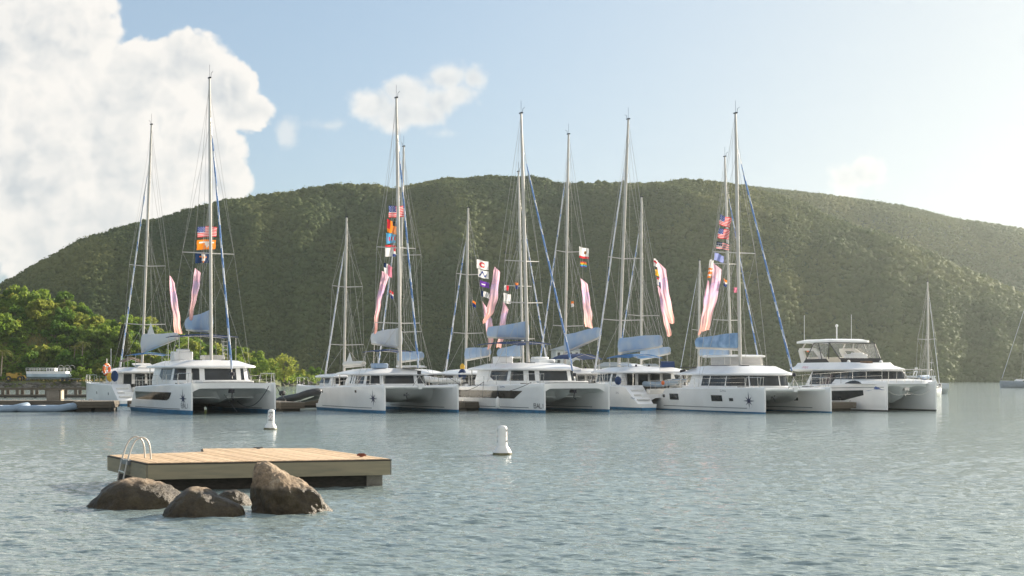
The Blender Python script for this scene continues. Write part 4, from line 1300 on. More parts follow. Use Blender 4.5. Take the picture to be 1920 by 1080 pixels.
MB().tube([(-8.7, 2.9, 1.9), (-8.7, 2.9, 4.6)], .03, 5).tube([(-6.7, 2.7, 1.9), (-6.7, 2.7, 3.8)], .03, 5).build('antenna', G['white'], A_)

# 2: big one with a flybridge, bows to us
b, hd = stem_boat(360, 88, 29.5, 5.4)
B_, hB = catamaran('large leftmost bow-on catamaran with a navy flybridge awning and a star on its hull', 12.4, 5.4, b, hd, W=.86, zb=1.96, zs=1.62, style='solid', cab=(-3.6, -9.3, 2.65), win=(2.12, 2.88), roof=(2.92, .48),
                   hull_win=((-2.55, -10.4, lambda u: 1.33 - .48 * min(1, u * 14), lambda u: 1.36),), star=(-1.0, .98, .42, 0), zc=.26, names=(('BALI', -.85, .40, .26, 'ink_g'),), pillar=(.30, .385, .44, .60, .64, .72), side_panel=(0, .12))
xm, rk, zt = mast_from_px(b, hd, 396, 393, 147)
rig(B_, xm, max(rk, .05), 3.4, zt, 5.4, 2.0, -.35, 2.25, (.475,), True, G['cover'], furl=.6, boomlen=5.4, bag=(1.35, .8), zboom=5.35, rise=.25, seed=2, spw=1.75)
canvas_top(B_, 'flybridge_awning', xm - .4, xm - 3.6, 2.0, 5.0, G['navy'], zb=3.3, arch=.14)
MB().box((xm - 2.6, -1.2, 3.72), (.9, 1.3, .62)).box((xm - 2.3, -1.2, 4.1), (.3, .9, .2)).build('helm_console', G['gel'], B_, bevel=.08)
MB().box((xm - 2.9, 1.0, 3.6), (1.2, 1.4, .4)).build('flybridge_seat', G['gel_b'], B_, bevel=.08)
ld = MB()
for y in (1.0, 1.35): ld.tube([(xm - .6, y, 3.3), (xm - .9, y, 4.9)], .018, 5)
for k in range(5): ld.tube([(xm - .66 - .06 * k, 1.0, 3.6 + .27 * k), (xm - .66 - .06 * k, 1.35, 3.6 + .27 * k)], .014, 5)
ld.build('ladder', G['steel'], B_)

# 3: small one behind, white sail cover, thin mast
b, hd = mast_boat(645, 117, 28, -5.0, True)
C_, hC = catamaran('small half hidden catamaran with a short mast and peaked white sail cover', 10.2, 4.6, b, hd, W=.7, zb=1.65, zs=1.45, cab=(-3.4, -7.2, 1.9), win=(1.75, 2.2), roof=(2.24, .3), star=False, pillar=())
xm, rk, zt = mast_from_px(b, hd, 645, 650, 408)
rig(C_, xm, rk, 2.5, zt, 4.6, 1.55, -.4, 1.9, (.32, .63), True, G['gel_b'], furl=.08, boomlen=4.4, bag=(.42, .32), zboom=3.15, rise=.1, seed=3, head=.25, spw=1.5)

# 4: second bow-on catamaran, star on hull
b, hd = stem_boat(722, 90.8, 26, 5.1)
D_, hD = catamaran('bow-on catamaran with low curved saloon, hull star and a tall stack of signal flags', 12.1, 5.1, b, hd, W=.84, zb=1.84, zs=1.58, cab=(-4.0, -8.4, 2.3), win=(1.86, 2.42), roof=(2.46, .40), star=(-1.3, .93, .42), ports=((-3.6, 1.38, .26, .17), (-10.2, 1.3, .2, .16)), pillar=(.115, .15, .30, .40, .60, .70), side_panel=(0, .08))
xm, rk, zt = mast_from_px(b, hd, 751, 743, 184)
rig(D_, xm, rk, 2.9, zt, 5.1, 1.8, -.48, 2.35, (.28, .52), True, G['cover_w'], furl=.6, boomlen=5.4, bag=(1.3, .75), zboom=4.35, rise=.35, seed=4, spw=1.6)
canvas_top(D_, 'awning', xm - .9, xm - 4.0, 1.25, 4.05, G['navy'], zb=2.9, arch=.12)
MB().box((xm - 1.6, -.9, 3.08), (1.1, .9, .34)).build('helm_console', G['cover'], D_, bevel=.08)
MB().box((xm - 1.0, 1.1, 3.05), (1.6, 1.5, .10)).build('roof_locker', G['gel'], D_, bevel=.04)
MB().box((xm - 3.0, 2.1, 3.0), (2.6, 1.0, .09)).build('solar_panel', G['gel_b'], D_)
# 5: tall mast behind 4
b, hd = mast_boat(747, 122, 28, -5.4, True)
E_, hE = catamaran('catamaran hidden behind the low curved one, its mast just right of the taller mast', 12, 5.1, b, hd, star=False, pillar=())
xm, rk, zt = mast_from_px(b, hd, 747, 757, 275)
rig(E_, xm, rk, 2.9, zt, 5.1, 1.6, -.5, 1.9, (.28, .58), True, G['cover'], furl=.2, boomlen=5.0, bag=(.9, .6), zboom=3.6, rise=.2, seed=5, spw=1.9)
# 6: behind the pier
b, hd = mast_boat(873, 121, 27, -4.9, True)
F_, hF = catamaran('small catamaran behind the middle pier with a sky blue sail cover', 11, 4.8, b, hd, W=.76, zb=1.75, zs=1.5, cab=(-3.6, -7.6, 2.1), star=False, pillar=())
xm, rk, zt = mast_from_px(b, hd, 873, 878, 390)
rig(F_, xm, rk, 2.85, zt, 4.8, 1.6, -.5, 1.95, (.36, .66), True, G['cover'], furl=.35, boomlen=4.6, bag=(1.0, .7), zboom=3.75, rise=.30, straps=True, seed=6, spw=1.4)
# 7: middle flybridge boat
b, hd = stem_boat(1022, 91.6, 29, 4.9)
G_, hG = catamaran('middle bow-on catamaran, long dark hull window, blue sail cover above its flybridge', 12.6, 4.9, b, hd, W=.86, zb=1.92, zs=1.62, style='solid', cab=(-3.5, -9.6, 2.55), win=(2.06, 2.74), roof=(2.78, .46), star=False,
                   hull_win=((-2.1, -10.8, lambda u: 1.40 - .50 * min(1, u * 9), lambda u: 1.42),), names=(('BALI', -.55, .32, .27, 'ink_k'), ('tipper', -4.3, 1.62, .16, 'ink_b')), pillar=(.30, .39, .44, .60, .645, .72), side_panel=(0, .14))
xm, rk, zt = mast_from_px(b, hd, 990, 977, 213)
rig(G_, xm, rk, 3.25, zt, 4.9, 1.95, -.35, 2.2, (.36, .50), True, G['cover'], furl=.75, boomlen=5.9, bag=(1.15, .7), zboom=5.0, rise=.25, seed=7, spw=1.55)
canvas_top(G_, 'flybridge_awning', xm + .3, xm - 4.4, 1.7, 4.62, G['navy'], zb=3.2, arch=.16)
MB().box((xm - 2.0, -.9, 3.5), (.9, 1.2, .5)).build('helm_console', G['gel'], G_, bevel=.08)
MB().box((xm + 1.0, .6, 3.36), (1.2, 1.3, .35)).box((xm + .6, .6, 3.62), (.5, 1.2, .18)).build('flybridge_seat', G['gel'], G_, bevel=.08)
# 8: behind 7, forestay to the right
b, hd = mast_boat(981, 131, 27, -5.6, False)
H_, hH = catamaran('catamaran moored behind the middle flybridge boat, its shorter mast close beside the tall one', 12, 5.1, b, hd, star=False, pillar=())
xm, rk, zt = mast_from_px(b, hd, 981, 972, 322)
rig(H_, xm, rk, 2.9, zt, 5.1, 1.6, -.5, 2.0, (.27, .50), True, G['cover'], furl=.3, boomlen=5.2, bag=(1.3, .7), zboom=4.1, rise=.1, seed=8, spw=1.5)
# 9: stern to us behind 7 / 10
b, hd = mast_boat(1059, 119, 28, -5.2, True)
I_, hI = catamaran('stern-first catamaran behind the middle boats, crumpled grey-blue sail cover over a navy awning', 12, 5.1, b, hd, zb=1.8, zs=1.6, roof=(2.5, .42), star=False, pillar=())
xm, rk, zt = mast_from_px(b, hd, 1059, 1066, 252)
rig(I_, xm, rk, 2.95, zt, 5.1, 1.7, -.5, 2.0, (.29, .565), True, G['cover'], furl=.25, boomlen=5.6, bag=(1.5, .85), zboom=4.35, rise=1.15, seed=9, spw=1.45)
canvas_top(I_, 'awning', xm - .1, xm - 3.6, 1.5, 3.75, G['navy'], zb=2.9, arch=.42)
# 10: stern to us, large
b, hd = stern_boat(1217, 98.6, 26.5, 5.0, 12.6)
J_, hJ = catamaran('catamaran with its open cockpit towards us, long grey-blue sail cover over a blue awning', 12.6, 5.0, b, hd, zb=1.82, zs=1.64, roof=(2.58, .42), win=(1.95, 2.55), star=False, ports=((-6.8, 1.30, .30, .20),), names=(('arct', -9.6, 1.15, .17, 'ink_g'), ('mobyt', -11.6, .78, .16, 'ink_b')), strip=False, pillar=(.12, .3, .7, .88))
xm, rk, zt = mast_from_px(b, hd, 1160, 1178, 224)
rig(J_, xm, rk, 2.95, zt, 5.0, 1.7, -.5, 2.0, (.305, .52), True, G['cover'], furl=.12, boomlen=6.0, bag=(1.15, .85), zboom=4.12, rise=.40, seed=10, spw=1.75)
canvas_top(J_, 'awning', xm - .6, xm - 3.9, 1.4, 3.72, G['blue'], zb=2.95, arch=.25)
MB().box((xm - 1.6, -.2, 3.16), (1.5, 1.6, .09), ry=R(-8)).build('solar_panel', G['gel'], J_)
MB().box((xm - 4.9, -1.2, 3.1), (.08, 1.0, .5)).tube([(xm - 4.9, -1.8, 2.9), (xm - 4.9, -1.75, 3.4), (xm - 4.9, -.65, 3.4), (xm - 4.9, -.6, 2.9)], .05, 6).build('helm_dodger', G['navy'], J_)
# 11: behind 10
b, hd = mast_boat(1202, 131, 27, -5.0, True)
K_, hK = catamaran('catamaran hidden behind the open-cockpit one, only its slim mast and low sail cover showing', 11.5, 4.9, b, hd, star=False, pillar=())
xm, rk, zt = mast_from_px(b, hd, 1202, 1203, 370)
rig(K_, xm, max(rk, .05), 2.9, zt, 4.9, 1.6, -.5, 1.95, (.42,), True, G['cover'], furl=.3, boomlen=4.8, bag=(1.0, .6), zboom=3.9, rise=.5, seed=11, spw=1.7)
# 12: right-hand big bow-on catamaran
b, hd = stem_boat(1435, 90, 24.5, 5.1)
L_, hL = catamaran('rightmost star-marked catamaran, bow-on with a glazed flybridge cabin behind its tall mast', 12.9, 5.1, b, hd, W=.9, zb=1.68, zs=1.52, cab=(-3.7, -9.4, 2.4), win=(1.72, 2.40), roof=(2.44, .60), star=(-1.35, .80, .42), zc=.10, ports=((-4.5, .93, 1.2, .40), (-9.8, .96, 1.2, .42), (-3.0, .86, .40, .20), (-11.2, 1.0, .34, .20)),
                   names=(('varuna', -3.7, 1.36, .17, 'ink_g'),), pw=.003, pillar=(.17, .30, .42, .58, .66), side_panel=(0, .105))
xm, rk, zt = mast_from_px(b, hd, 1388, 1379, 213)
rig(L_, xm, rk, 2.95, zt, 5.1, 1.65, -.48, 2.2, (.53,), True, G['cover_b'], furl=.72, boomlen=5.6, bag=(1.1, .7), zboom=4.25, rise=.2, seed=12, spw=1.7)
def helm_cabin(root, x0, x1, y0, y1, z0, z1):
    MB().box(((x0 + x1) / 2, (y0 + y1) / 2, z0 + .06), (x0 - x1 + .1, y1 - y0 + .1, .16)).build('helm_base', G['ink_k'], root)
    n = MB()
    c = [(x0, y0 + .3), (x0, y1 - .3), (x0 - .25, y1), (x1, y1), (x1, y0), (x0 - .25, y0), (x0, y0 + .3)]
    v = [];f = []
    for i, (x, y) in enumerate(c):
        v += [(x + .0, y, z0 + .14), (x - .06, y * .98, z1)]
    for i in range(6): f.append((2 * i, 2 * i + 2, 2 * i + 3, 2 * i + 1))
    n.add(v, f).build('clear_screen', G['vinyl_w'], root, angle=0)
    p = MB()
    for x, y in c[:-1]: p.tube([(x + .01, y * 1.005, z0 + .1), (x - .05, y * .985, z1)], .03, 5)
    p.tube([(x, y, z0 + .16) for x, y in c], .035, 5)
    p.build('screen_frame', G['gel_b'], root)
    pl = [(x0 + .25, y0 + .4), (x0 + .25, y1 - .4), (x0 - .2, y1 + .2), (x1 - .9, y1 + .15), (x1 - .9, y0 - .15), (x0 - .2, y0 - .2)]
    MB().loft([[(x, y, z1 - .04) for x, y in inset(pl, .05)], [(x, y, z1 + .01) for x, y in pl], [(x, y, z1 + .08) for x, y in pl], [(x, y, z1 + .13) for x, y in inset(pl, .2)]]).build('helm_roof', G['gel'], root)
    for y in (y0 + .7, y1 - .7): MB().box((x1 + .35, y, z0 + .35), (.4, .5, .5)).build('helm_seat', G['black'], root, bevel=.05)
helm_cabin(L_, xm - .45, xm - 2.4, -.8, 2.3, 3.0, 3.72)
MB().box((xm - 3.8, -1.2, 3.0), (1.9, 1.4, .05)).build('solar_panel', G['black'], L_)
# 13: behind 12, forestay to the right
b, hd = mast_boat(1371, 131, 25, -5.4, False)
M_, hM = catamaran('catamaran moored behind the rightmost star-marked one, its mast left of the tall one', 12, 5.1, b, hd, star=False, pillar=())
xm, rk, zt = mast_from_px(b, hd, 1371, 1359, 294)
rig(M_, xm, rk, 2.9, zt, 5.1, 1.6, -.5, 1.95, (.33, .56), True, G['cover'], furl=.6, boomlen=5.4, bag=(.85, .6), zboom=4.1, rise=.2, seed=13, spw=1.5)

# ------------------------------------------------------------------ single-hulled sailing boats further off
def sloop(label, px, d, L, theta, pyt, away=True, dark=False, hullm='gel', boom=True, rake_px=0, spr=(.5,), furl=.1, cover=None):
    hd, rt = frame(theta)
    if away: hd = -hd
    m = Vector(((px - 960) / F * d, d, 0)); xm = -L * .42
    bow = m - hd * xm
    root = thing('sailing_boat', label, 'sailing boat', (bow[0], bow[1], 0), math.atan2(hd[1], hd[0]))
    W = L * .155; fb = L * .095
    rings = []
    for i in range(13):
        t = i / 12; x = -L * t
        w = W * (math.sin(PI * min(1, t * .62 + .02)) ** .8) if t < .9 else W * .86
        zd = fb * (1.12 - .25 * t + .12 * t * t)
        rings.append([(x, 0, zd + .03), (x, w * .97, zd), (x, w, zd * .8), (x, w * .92, zd * .35), (x - .0, w * .7, .05), (x, w * .2, -.35), (x, -w * .2, -.35), (x, -w * .7, .05), (x, -w * .92, zd * .35), (x, -w, zd * .8), (x, -w * .97, zd)])
    MB().loft(rings).build('hull', G[hullm], root)
    pl = plan(-L * .27, -L * .68, W * .62, 1.2, .8)
    z0 = fb * .98; MB().loft([[(x, y, z0 - .1) for x, y in pl], [(x, y, z0 + .28) for x, y in inset(pl, .05)], [(x, y, z0 + .40) for x, y in inset(pl, .3)]]).build('cabin_top', G['gel'], root)
    wm = band(pl, .05, .38, z0 + .06, z0 + .2, .012, n=12); band(pl, .62, .95, z0 + .06, z0 + .2, .012, n=12, mb=wm); wm.build('cabin_window', G['glass'], root)
    MB().loft([[(-L * .66 - q * .2, -W * .55, z0 + .3 + (.75 if q in (1, 2) else 0)), (-L * .66 - q * .3, 0, z0 + .3 + (.9 if q in (1, 2) else 0)), (-L * .66 - q * .2, W * .55, z0 + .3 + (.75 if q in (1, 2) else 0))] for q in (0, 1, 2, 3)], closed=False).build('spray_hood', G['navy'], root)
    rl = MB()
    for sd_ in (-1, 1):
        tp = []
        for k in range(7):
            t = .06 + .9 * k / 6; x = -L * t; y = sd_ * W * .93 * (math.sin(PI * min(1, t * .62 + .02)) ** .8); tp.append((x, y, fb + .6)); rl.tube([(x, y, fb * .9), (x, y, fb + .6)], .016, 4)
        rl.tube(tp, .012, 4)
    rl.build('lifeline', G['steel'], root)
    zt = CZ + (HZ - pyt) / F * d
    rk = .3
    if rake_px: rk = abs(solve_x(bow, hd, px + rake_px) - solve_x(bow, hd, px))
    rig(root, xm, rk, z0 + .35, zt, 2 * W * .7, fb, -.15, fb + .15, spr, boom, cover or G['cover'], furl=furl, boomlen=L * .34, bag=(.45, .3), zboom=z0 + 1.1, rise=.1, dark=dark, seed=int(px), furl_r=.035, spw=W * .7, yc=W * .9, furl_top=.93)
    return root
sloop('sailing boat behind the rightmost star-marked catamaran, only a thin mast at the pink banners showing', 1309, 140, 10, 24, 489, True)
sloop('slim sailing boat with a dark-footed mast moored beyond the power catamaran bow', 1741, 158, 9.5, -35, 529, True, dark=False, furl=.0)
sloop('grey-hulled sailing boat cut by the right edge of the photo, mast leaning back', 1921, 262, 12.5, 108, 548, True, hullm='hypalon', rake_px=9, spr=(.45,))

# ------------------------------------------------------------------ small motor yacht beyond the power catamaran
def motor_yacht():
    d = 185
    p = Vector(((1700 - 960) / F * d, d, 0))
    root = thing('motor_yacht', 'small grey and white motor yacht far behind the power catamaran bow', 'motor yacht', p, R(175))
    MB().loft([[(5.6, -.1, 1.7), (5.6, -.05, .9), (5.4, 0, .1), (5.6, .05, .9), (5.6, .1, 1.7)]] + [[(x, -w, zd), (x, -w * .95, zd * .5), (x, 0, -.4), (x, w * .95, zd * .5), (x, w, zd)] for x, w, zd in ((4, 1.1, 1.6), (2, 1.7, 1.5), (-2, 1.9, 1.4), (-5, 1.8, 1.35))]).build('hull', G['cover_w'], root)
    pl = plan(2.2, -3.6, 1.45, 1.4, .7)
    MB().loft([[(x, y, 1.4) for x, y in pl], [(x, y, 2.2) for x, y in inset(pl, .25)]]).build('cabin', G['gel'], root)
    band(pl, .05, .95, 1.62, 2.02, .0, n=30, top_in=.12).build('cabin_window', G['glass'], root)
    MB().loft([[(x, y, 2.2) for x, y in inset(pl, .1)], [(x, y, 2.32) for x, y in inset(pl, .2)]]).build('roof', G['gel'], root)
    MB().tube([(-1, -1, 2.3), (-1.2, -.9, 2.9), (-1.2, .9, 2.9), (-1, 1, 2.3)], .06, 6).build('radar_arch', G['gel'], root)
    for x, y in ((-1.2, -.5), (-1.2, .1), (-1.2, .6)): MB().tube([(x, y, 2.9), (x, y, 3.25)], .02, 4).ball((x, y, 3.3), .1, 8).build('antenna_dome', G['white'], root)
motor_yacht()

# ------------------------------------------------------------------ power catamaran with the flybridge
def power_cat():
    L, s = 12.6, 3.9
    b, hd = stem_boat(1664, 95.5, 20, s)
    root = thing('power_catamaran', 'white flybridge power catamaran with dark wraparound windows at the right end of the row', 'motor catamaran', (b[0], b[1], 0), math.atan2(hd[1], hd[0]))
    h = Hull(L, 1.05, 2.02, 1.55, scoop=1.6, wl=.70, full=.42)
    gel = G['gel']
    for sd_ in (-1, 1):
        y0 = sd_ * s / 2
        ho = h.mesh(y0, .10).build('hull', gel, root)
        h.bottom(y0, .10).build('bottom_paint', G['anti_k'], ho)
        h.patch(y0, sd_, -1.9, -7.0, lambda u: 1.08 - .34 * min(1, u * 2.5) - .1 * u, lambda u: 1.42 - .12 * u, .008, nx=20).build('hull_window', G['glass'], ho)
        h.patch(y0, sd_, -.2, -L + 1.2, lambda u: 1.62 - .20 * u, lambda u: 1.66 - .20 * u, .012, nx=24, nz=1).build('rub_rail', G['ink_g'], ho)
        sw = [[(-.9, 0), (.1, .05), (.75, .10), (.1, .16)], [(-.15, .16), (.45, .16), (.2, .28), (.02, .34)]]
        h.decal(y0, sd_, sw, -.85, 1.36, .012, flip=1).build('shark_fin_emblem', G['ink_b'], ho, angle=0)
        sr = MB(); h.patch(y0, sd_, -.3, -6, .34, .40, .03, nx=14, nz=1, mb=sr); sr.build('spray_rail', gel, ho)
    # bridgedeck with two rounded tunnels
    rings = []
    for x, zb_, k in ((-.7, 1.55, 0), (-1.3, 1.30, .45), (-2.2, 1.05, .5), (-4, .80, .35), (-7, .75, .2), (-L + 1.0, .75, .1)):
        iw = s / 2; row = []
        for j in range(25):
            y = -iw + 2 * iw * j / 24
            z = zb_ + .18 * math.cos(abs(y) / iw * PI * 1.0 - PI * .5) * 1.0 - k * math.exp(-(y / .42) ** 2)
            row.append((x, y, z))
        zt = h.sheer(x) + .01
        if x < -9.9: zt = 1.15
        row += [(x, iw, zt), (x, 0, zt + .08), (x, -iw, zt)]
        rings.append(row)
    MB().loft(rings).build('bridgedeck', gel, root)
    # raised foredeck and bulwark sweep
    fp = lambda x0, x1, w, rf: plan(x0, x1, w, rf, .75)
    f0 = plan(-.3, -5.4, 2.85, 2.2, .6)
    MB().loft([[(x, y, 1.85) for x, y in f0], [(x, y, 2.08 + .04 * max(0, -x - 2) * (1 if x < -2 else 0) * .6) for x, y in inset(f0, .18)], [(x, y, 2.16 + .03 * max(0, -x - 2)) for x, y in inset(f0, .9)]]).build('foredeck', gel, root)
    # side deck window in the raised bulwark
    for sd_ in (-1, 1):
        mb = MB(); vs = []
        for u, a, c in ((0, 0, .03), (.15, 0, .18), (.4, 0, .27), (.7, 0, .22), (1, 0, .06)):
            vs.append((u, a, c))
        P0 = [(-1.75 - 1.9 * u, sd_ * 2.87, 1.87 + a) for u, a, c in vs]; P1 = [(-1.75 - 1.9 * u, sd_ * 2.82, 1.87 + c * .8) for u, a, c in vs]
        mb.plate(P0 + P1[::-1], (0, sd_ * .03, 0)).build('bulwark_window', G['glass'], root)
    # saloon
    pl = plan(-2.6, -9.6, 2.35, 2.2, .62)
    top = inset(pl, .35)
    sal = MB().loft([[(x, y, 1.5) for x, y in pl], [(x, y, 1.78) for x, y in pl], [(x, y, 2.74) for x, y in top]]).build('saloon', gel, root)
    lo = lambda u: 1.98 + .22 * sstep(np.array(abs(u - .5)), .18, .34)
    band(pl, .03, .97, lambda u: 2.10 - .32 * min(1, max(0, abs(u - .5) - .17) / .10), 2.70, .012, n=70, top_in=.30).build('saloon_window', G['glass'], sal)
    for f in (.20, .30, .40, .60, .70, .80): band(pl, f - .003, f + .003, 2.0, 2.7, .02, n=2, top_in=.30).build('window_joint', G['black'], sal)
    MB().loft([[(x, y, 2.74) for x, y in top], [(x, y, 2.78) for x, y in top]]).build('ceiling_panel', gel, root)
    # flybridge moulding: wide, pointed forward
    fb = plan(-2.2, -11.6, 2.62, 5.2, .85, wa=2.5)
    rg = []
    for dz, k, sh in ((2.72, .35, 0), (2.80, .02, 0), (2.88, .0, 0), (3.12, .32, .35), (3.36, .45, .5)):
        q = inset(fb, k) if k else fb
        rg.append([(x if x < -7 else x - sh * 2.8 * ((x + 7) / 4.8), y, dz - (.10 if x > -4 and dz > 3 else 0)) for x, y in q])
    MB().loft(rg, cap1=True).build('flybridge', gel, root, angle=50)
    for sd_ in (-1, 1):
        ps, wd_ = scribble(7, .2, 9)
        MB_ = MB()
        for p in ps:
            MB_.add([((-9.9 if sd_ < 0 else -9.9 + wd_) + (u if sd_ < 0 else -u), sd_ * (2.52 - (v) * 1.0), 2.95 + v) for u, v in p], [tuple(range(len(p)))])
        MB_.build('lettering', G['ink_r'], root, angle=0)
    for sd_ in (-1, 1):
        # swept arch carrying the hardtop
        y = sd_ * 2.0
        MB().plate([(-10.0, y, 3.3), (-10.75, y, 3.3), (-11.45, y * .92, 4.25), (-11.35, y * .9, 4.45), (-10.95, y * .9, 4.40)], (0, -.14 * sd_, 0)).plate([(-11.1, y * .9, 4.46), (-9.3, y * .88, 4.42), (-8.3, y * .92, 3.95), (-7.6, y, 3.42), (-8.2, y, 3.42), (-8.9, y * .92, 3.9), (-9.5, y * .88, 4.22), (-11.0, y * .9, 4.28)], (0, -.12 * sd_, 0)).build('roof_arch', G['gel_b'], root)
        for xa, xb in ((-11.0, -10.6), (-9.7, -9.5)):
            MB().tube([(xa, y * .88, 4.4), (xb, y * .85, 4.88)], .05, 6).build('roof_strut', G['gel_b'], root)
    ht = plan(-7.0, -11.5, 1.95, 1.6, .7)
    MB().loft([[(x, y, 4.80) for x, y in inset(ht, .12)], [(x, y, 4.84 - .02 * (x + 9) ** 2 * .3) for x, y in ht], [(x, y, 4.98 - .02 * (x + 9) ** 2 * .3) for x, y in ht], [(x, y, 5.08) for x, y in inset(ht, .5)]]).build('hardtop', gel, root, angle=50)
    # clear enclosure with black edging
    for sd_ in (-1, 1):
        y = sd_ * 1.9; y2 = sd_ * 2.05
        q = MB().add([(-7.2, y, 4.78), (-9.2, y, 4.78), (-10.0, y2, 3.62), (-7.3, y2, 3.62)], [(0, 1, 2, 3)]).build('clear_side_curtain', G['vinyl'], root, angle=0)
        MB().plate([(-7.3, y2, 3.62), (-10.05, y2, 3.62), (-10.4, y2, 3.34), (-6.9, y2, 3.34)], (0, .03 * sd_, 0)).build('curtain_skirt', G['black'], root)
        MB().tube([(-7.1, y, 4.78), (-9.2, y, 4.78), (-10.05, y2, 3.6)], .035, 5).tube([(-8.6, y, 4.78), (-7.9, y2, 3.6)], .035, 5).tube([(-7.2, y, 4.78), (-7.0, y2, 3.62)], .035, 5).build('curtain_edging', G['black'], root)
    MB().add([(-7.15, -1.9, 4.76), (-7.15, 1.9, 4.76), (-6.1, 1.7, 3.66), (-6.1, -1.7, 3.66)], [(0, 1, 2, 3)]).build('clear_windscreen', G['vinyl'], root, angle=0)
    MB().plate([(-6.1, -1.7, 3.66), (-6.1, 1.7, 3.66), (-6.0, 1.65, 3.36), (-6.0, -1.65, 3.36)], (.04, 0, 0)).tube([(-7.15, -1.9, 4.76), (-6.1, -1.7, 3.6)], .035, 5).tube([(-7.15, 1.9, 4.76), (-6.1, 1.7, 3.6)], .035, 5).tube([(-7.12, -1.9, 4.78), (-7.12, 1.9, 4.78)], .035, 5).build('windscreen_edging', G['black'], root)
    MB().box((-7.3, .4, 3.66), (.7, 1.6, .6)).box((-7.1, .4, 4.0), (.3, 1.0, .15)).build('helm_console', gel, root, bevel=.08)
    MB().box((-10.4, 0, 3.55), (.6, 3.4, .45)).build('flybridge_seat', G['gel_b'], root, bevel=.08)
    # rails
    for sd_ in (-1, 1):
        mb = MB(); tp = []; md = []
        for k in range(9):
            x = -.45 - 1.25 * k; y = sd_ * (s / 2 + max(.15, h.wd(x)) - .12); z = h.sheer(x) + (.0)
            tp.append((x, y, z + .78)); md.append((x, y, z + .42)); mb.tube([(x, y, z - .02), (x, y, z + .78)], .018, 5)
        mb.tube(tp, .02, 5); mb.tube(md, .012, 4); mb.build('side_rail', G['steel'], root)
    pu = MB()
    pu.tube([(-.45, -s / 2 - .05, 2.8), (-.15, -s / 2 + .3, 2.82), (-.3, 0, 2.84), (-.15, s / 2 - .3, 2.82), (-.45, s / 2 + .05, 2.8)], .02, 5)
    for y in np.linspace(-s / 2 + .3, s / 2 - .3, 6): pu.tube([(-.35, y, 1.95), (-.28, y, 2.82)], .017, 5)
    pu.build('bow_rail', G['steel'], root)
    MB().tube([(-.35, 1.8, 2.0), (-.3, 1.8, 3.5)], .02, 5).tube([(-.3, 1.66, 3.3), (-.3, 1.94, 3.3)], .03, 5).build('jack_staff', G['steel'], root)
    MB().tube([(-.7, 0, 1.55), (-.45, 0, 1.25), (-.5, -.2, 1.05)], .05, 6).tube([(-.5, -.3, 1.15), (-.45, .3, 1.15)], .04, 6).box((-.8, 0, 1.5), (.5, .35, .2)).build('anchor', G['steel'], root)
    br = MB()
    for sd_ in (-1, 1):
        br.tube([(-.45, sd_ * .05, 1.3)] + [(-.35, sd_ * (.05 + 1.65 * t), 1.3 + .1 * t - 1.0 * t * (1 - t)) for t in np.linspace(.1, 1, 10)], .016, 5)
    br.build('anchor_bridle', G['rope_w'], root)
    an = MB()
    an.tube([(-11.0, -1.6, 4.9), (-11.0, -1.6, 6.9)], .018, 4).tube([(-8.6, .9, 5.0), (-8.6, .9, 6.9)], .018, 4).tube([(-9.6, .3, 5.0), (-9.6, .3, 6.0)], .05, 6)
    an.ball((-9.6, .3, 6.1), .12, 8).build('antenna', G['white'], root)
    MB().box((-11.0, -1.3, 4.3), (.12, .1, .25)).build('rescue_light', G['orange'], root)
    for x, y in ((-5.3, -1.5), (-5.6, 1.4)):
        MB().ball((x, y, 3.4), .13, 8).tube([(x, y, 3.1), (x, y, 3.4)], .04, 5).build('search_light', G['white'], root)
    MB().box((-4.9, -.3, 3.2), (.5, .7, .5)).build('boarding_gate', G['interior'], root)
    return root
power_cat()
# ------------------------------------------------------------------ piers and docks
def pier(label, a, b_, wid, z=.62, name='finger_pier', light=False):
    """floating timber pier from a to b (world XY of the two ends of its centre line)"""
    a, b_ = Vector((*a, 0)), Vector((*b_, 0)); L = (b_ - a).length
    root = thing(name, label, 'pier', (a.x, a.y, 0), math.atan2(b_.y - a.y, b_.x - a.x))
    pk = MB(); n = int(L / .15)
    rg = random.Random(int(L * 100))
    for i in range(n):
        x = (i + .5) * L / n
        pk.box((x, 0, z - .02 + rg.uniform(-.003, .003)), (L / n - .012, wid, .04))
    pk.build('deck_planks', G['wood_g'], root, angle=0)
    fa = MB()
    for sd_ in (-1, 1):
        fa.box((L / 2, sd_ * (wid / 2 - .03), z - .16), (L, .06, .22)); fa.box((L / 2, sd_ * (wid / 2 - .05), z - .36), (L, .06, .14))
    for x in (.03, L - .03):
        fa.box((x, 0, z - .16), (.055, wid - .13, .22)); fa.box((x, 0, z - .36), (.05, wid - .17, .14))
    fa.build('fascia', G['wood'], root, angle=0)
    fl = MB(); m = max(2, int(L / 2.4))
    for i in range(m):
        fl.box(((i + .5) * L / m, 0, z * .5 - .32), (L / m * .8, wid - .5, z * .5 + .2))
    fl.box((L / 2, 0, z - .30), (L - .3, wid - .35, .22))
    fl.build('float', G['wood_d'], root, angle=0)
    for x in np.arange(.6, L, 3.2):
        for sd_ in (-1, 1):
            MB().tube([(x - .14, sd_ * (wid / 2 - .12), z + .08), (x + .14, sd_ * (wid / 2 - .12), z + .08)], .025, 5).tube([(x - .06, sd_ * (wid / 2 - .12), z), (x - .06, sd_ * (wid / 2 - .12), z + .08)], .02, 5).tube([(x + .06, sd_ * (wid / 2 - .12), z), (x + .06, sd_ * (wid / 2 - .12), z + .08)], .02, 5).build('mooring_cleat', G['steel'], root)
    return root
def fxy(px, d): return ((px - 960) / F * d, d)
def finger(px, d, L, th, wid, label):
    hd, rt = frame(th)
    p = Vector((*fxy(px, d), 0)); q = p - hd * L
    return pier(label, (p.x, p.y), (q.x, q.y), wid)
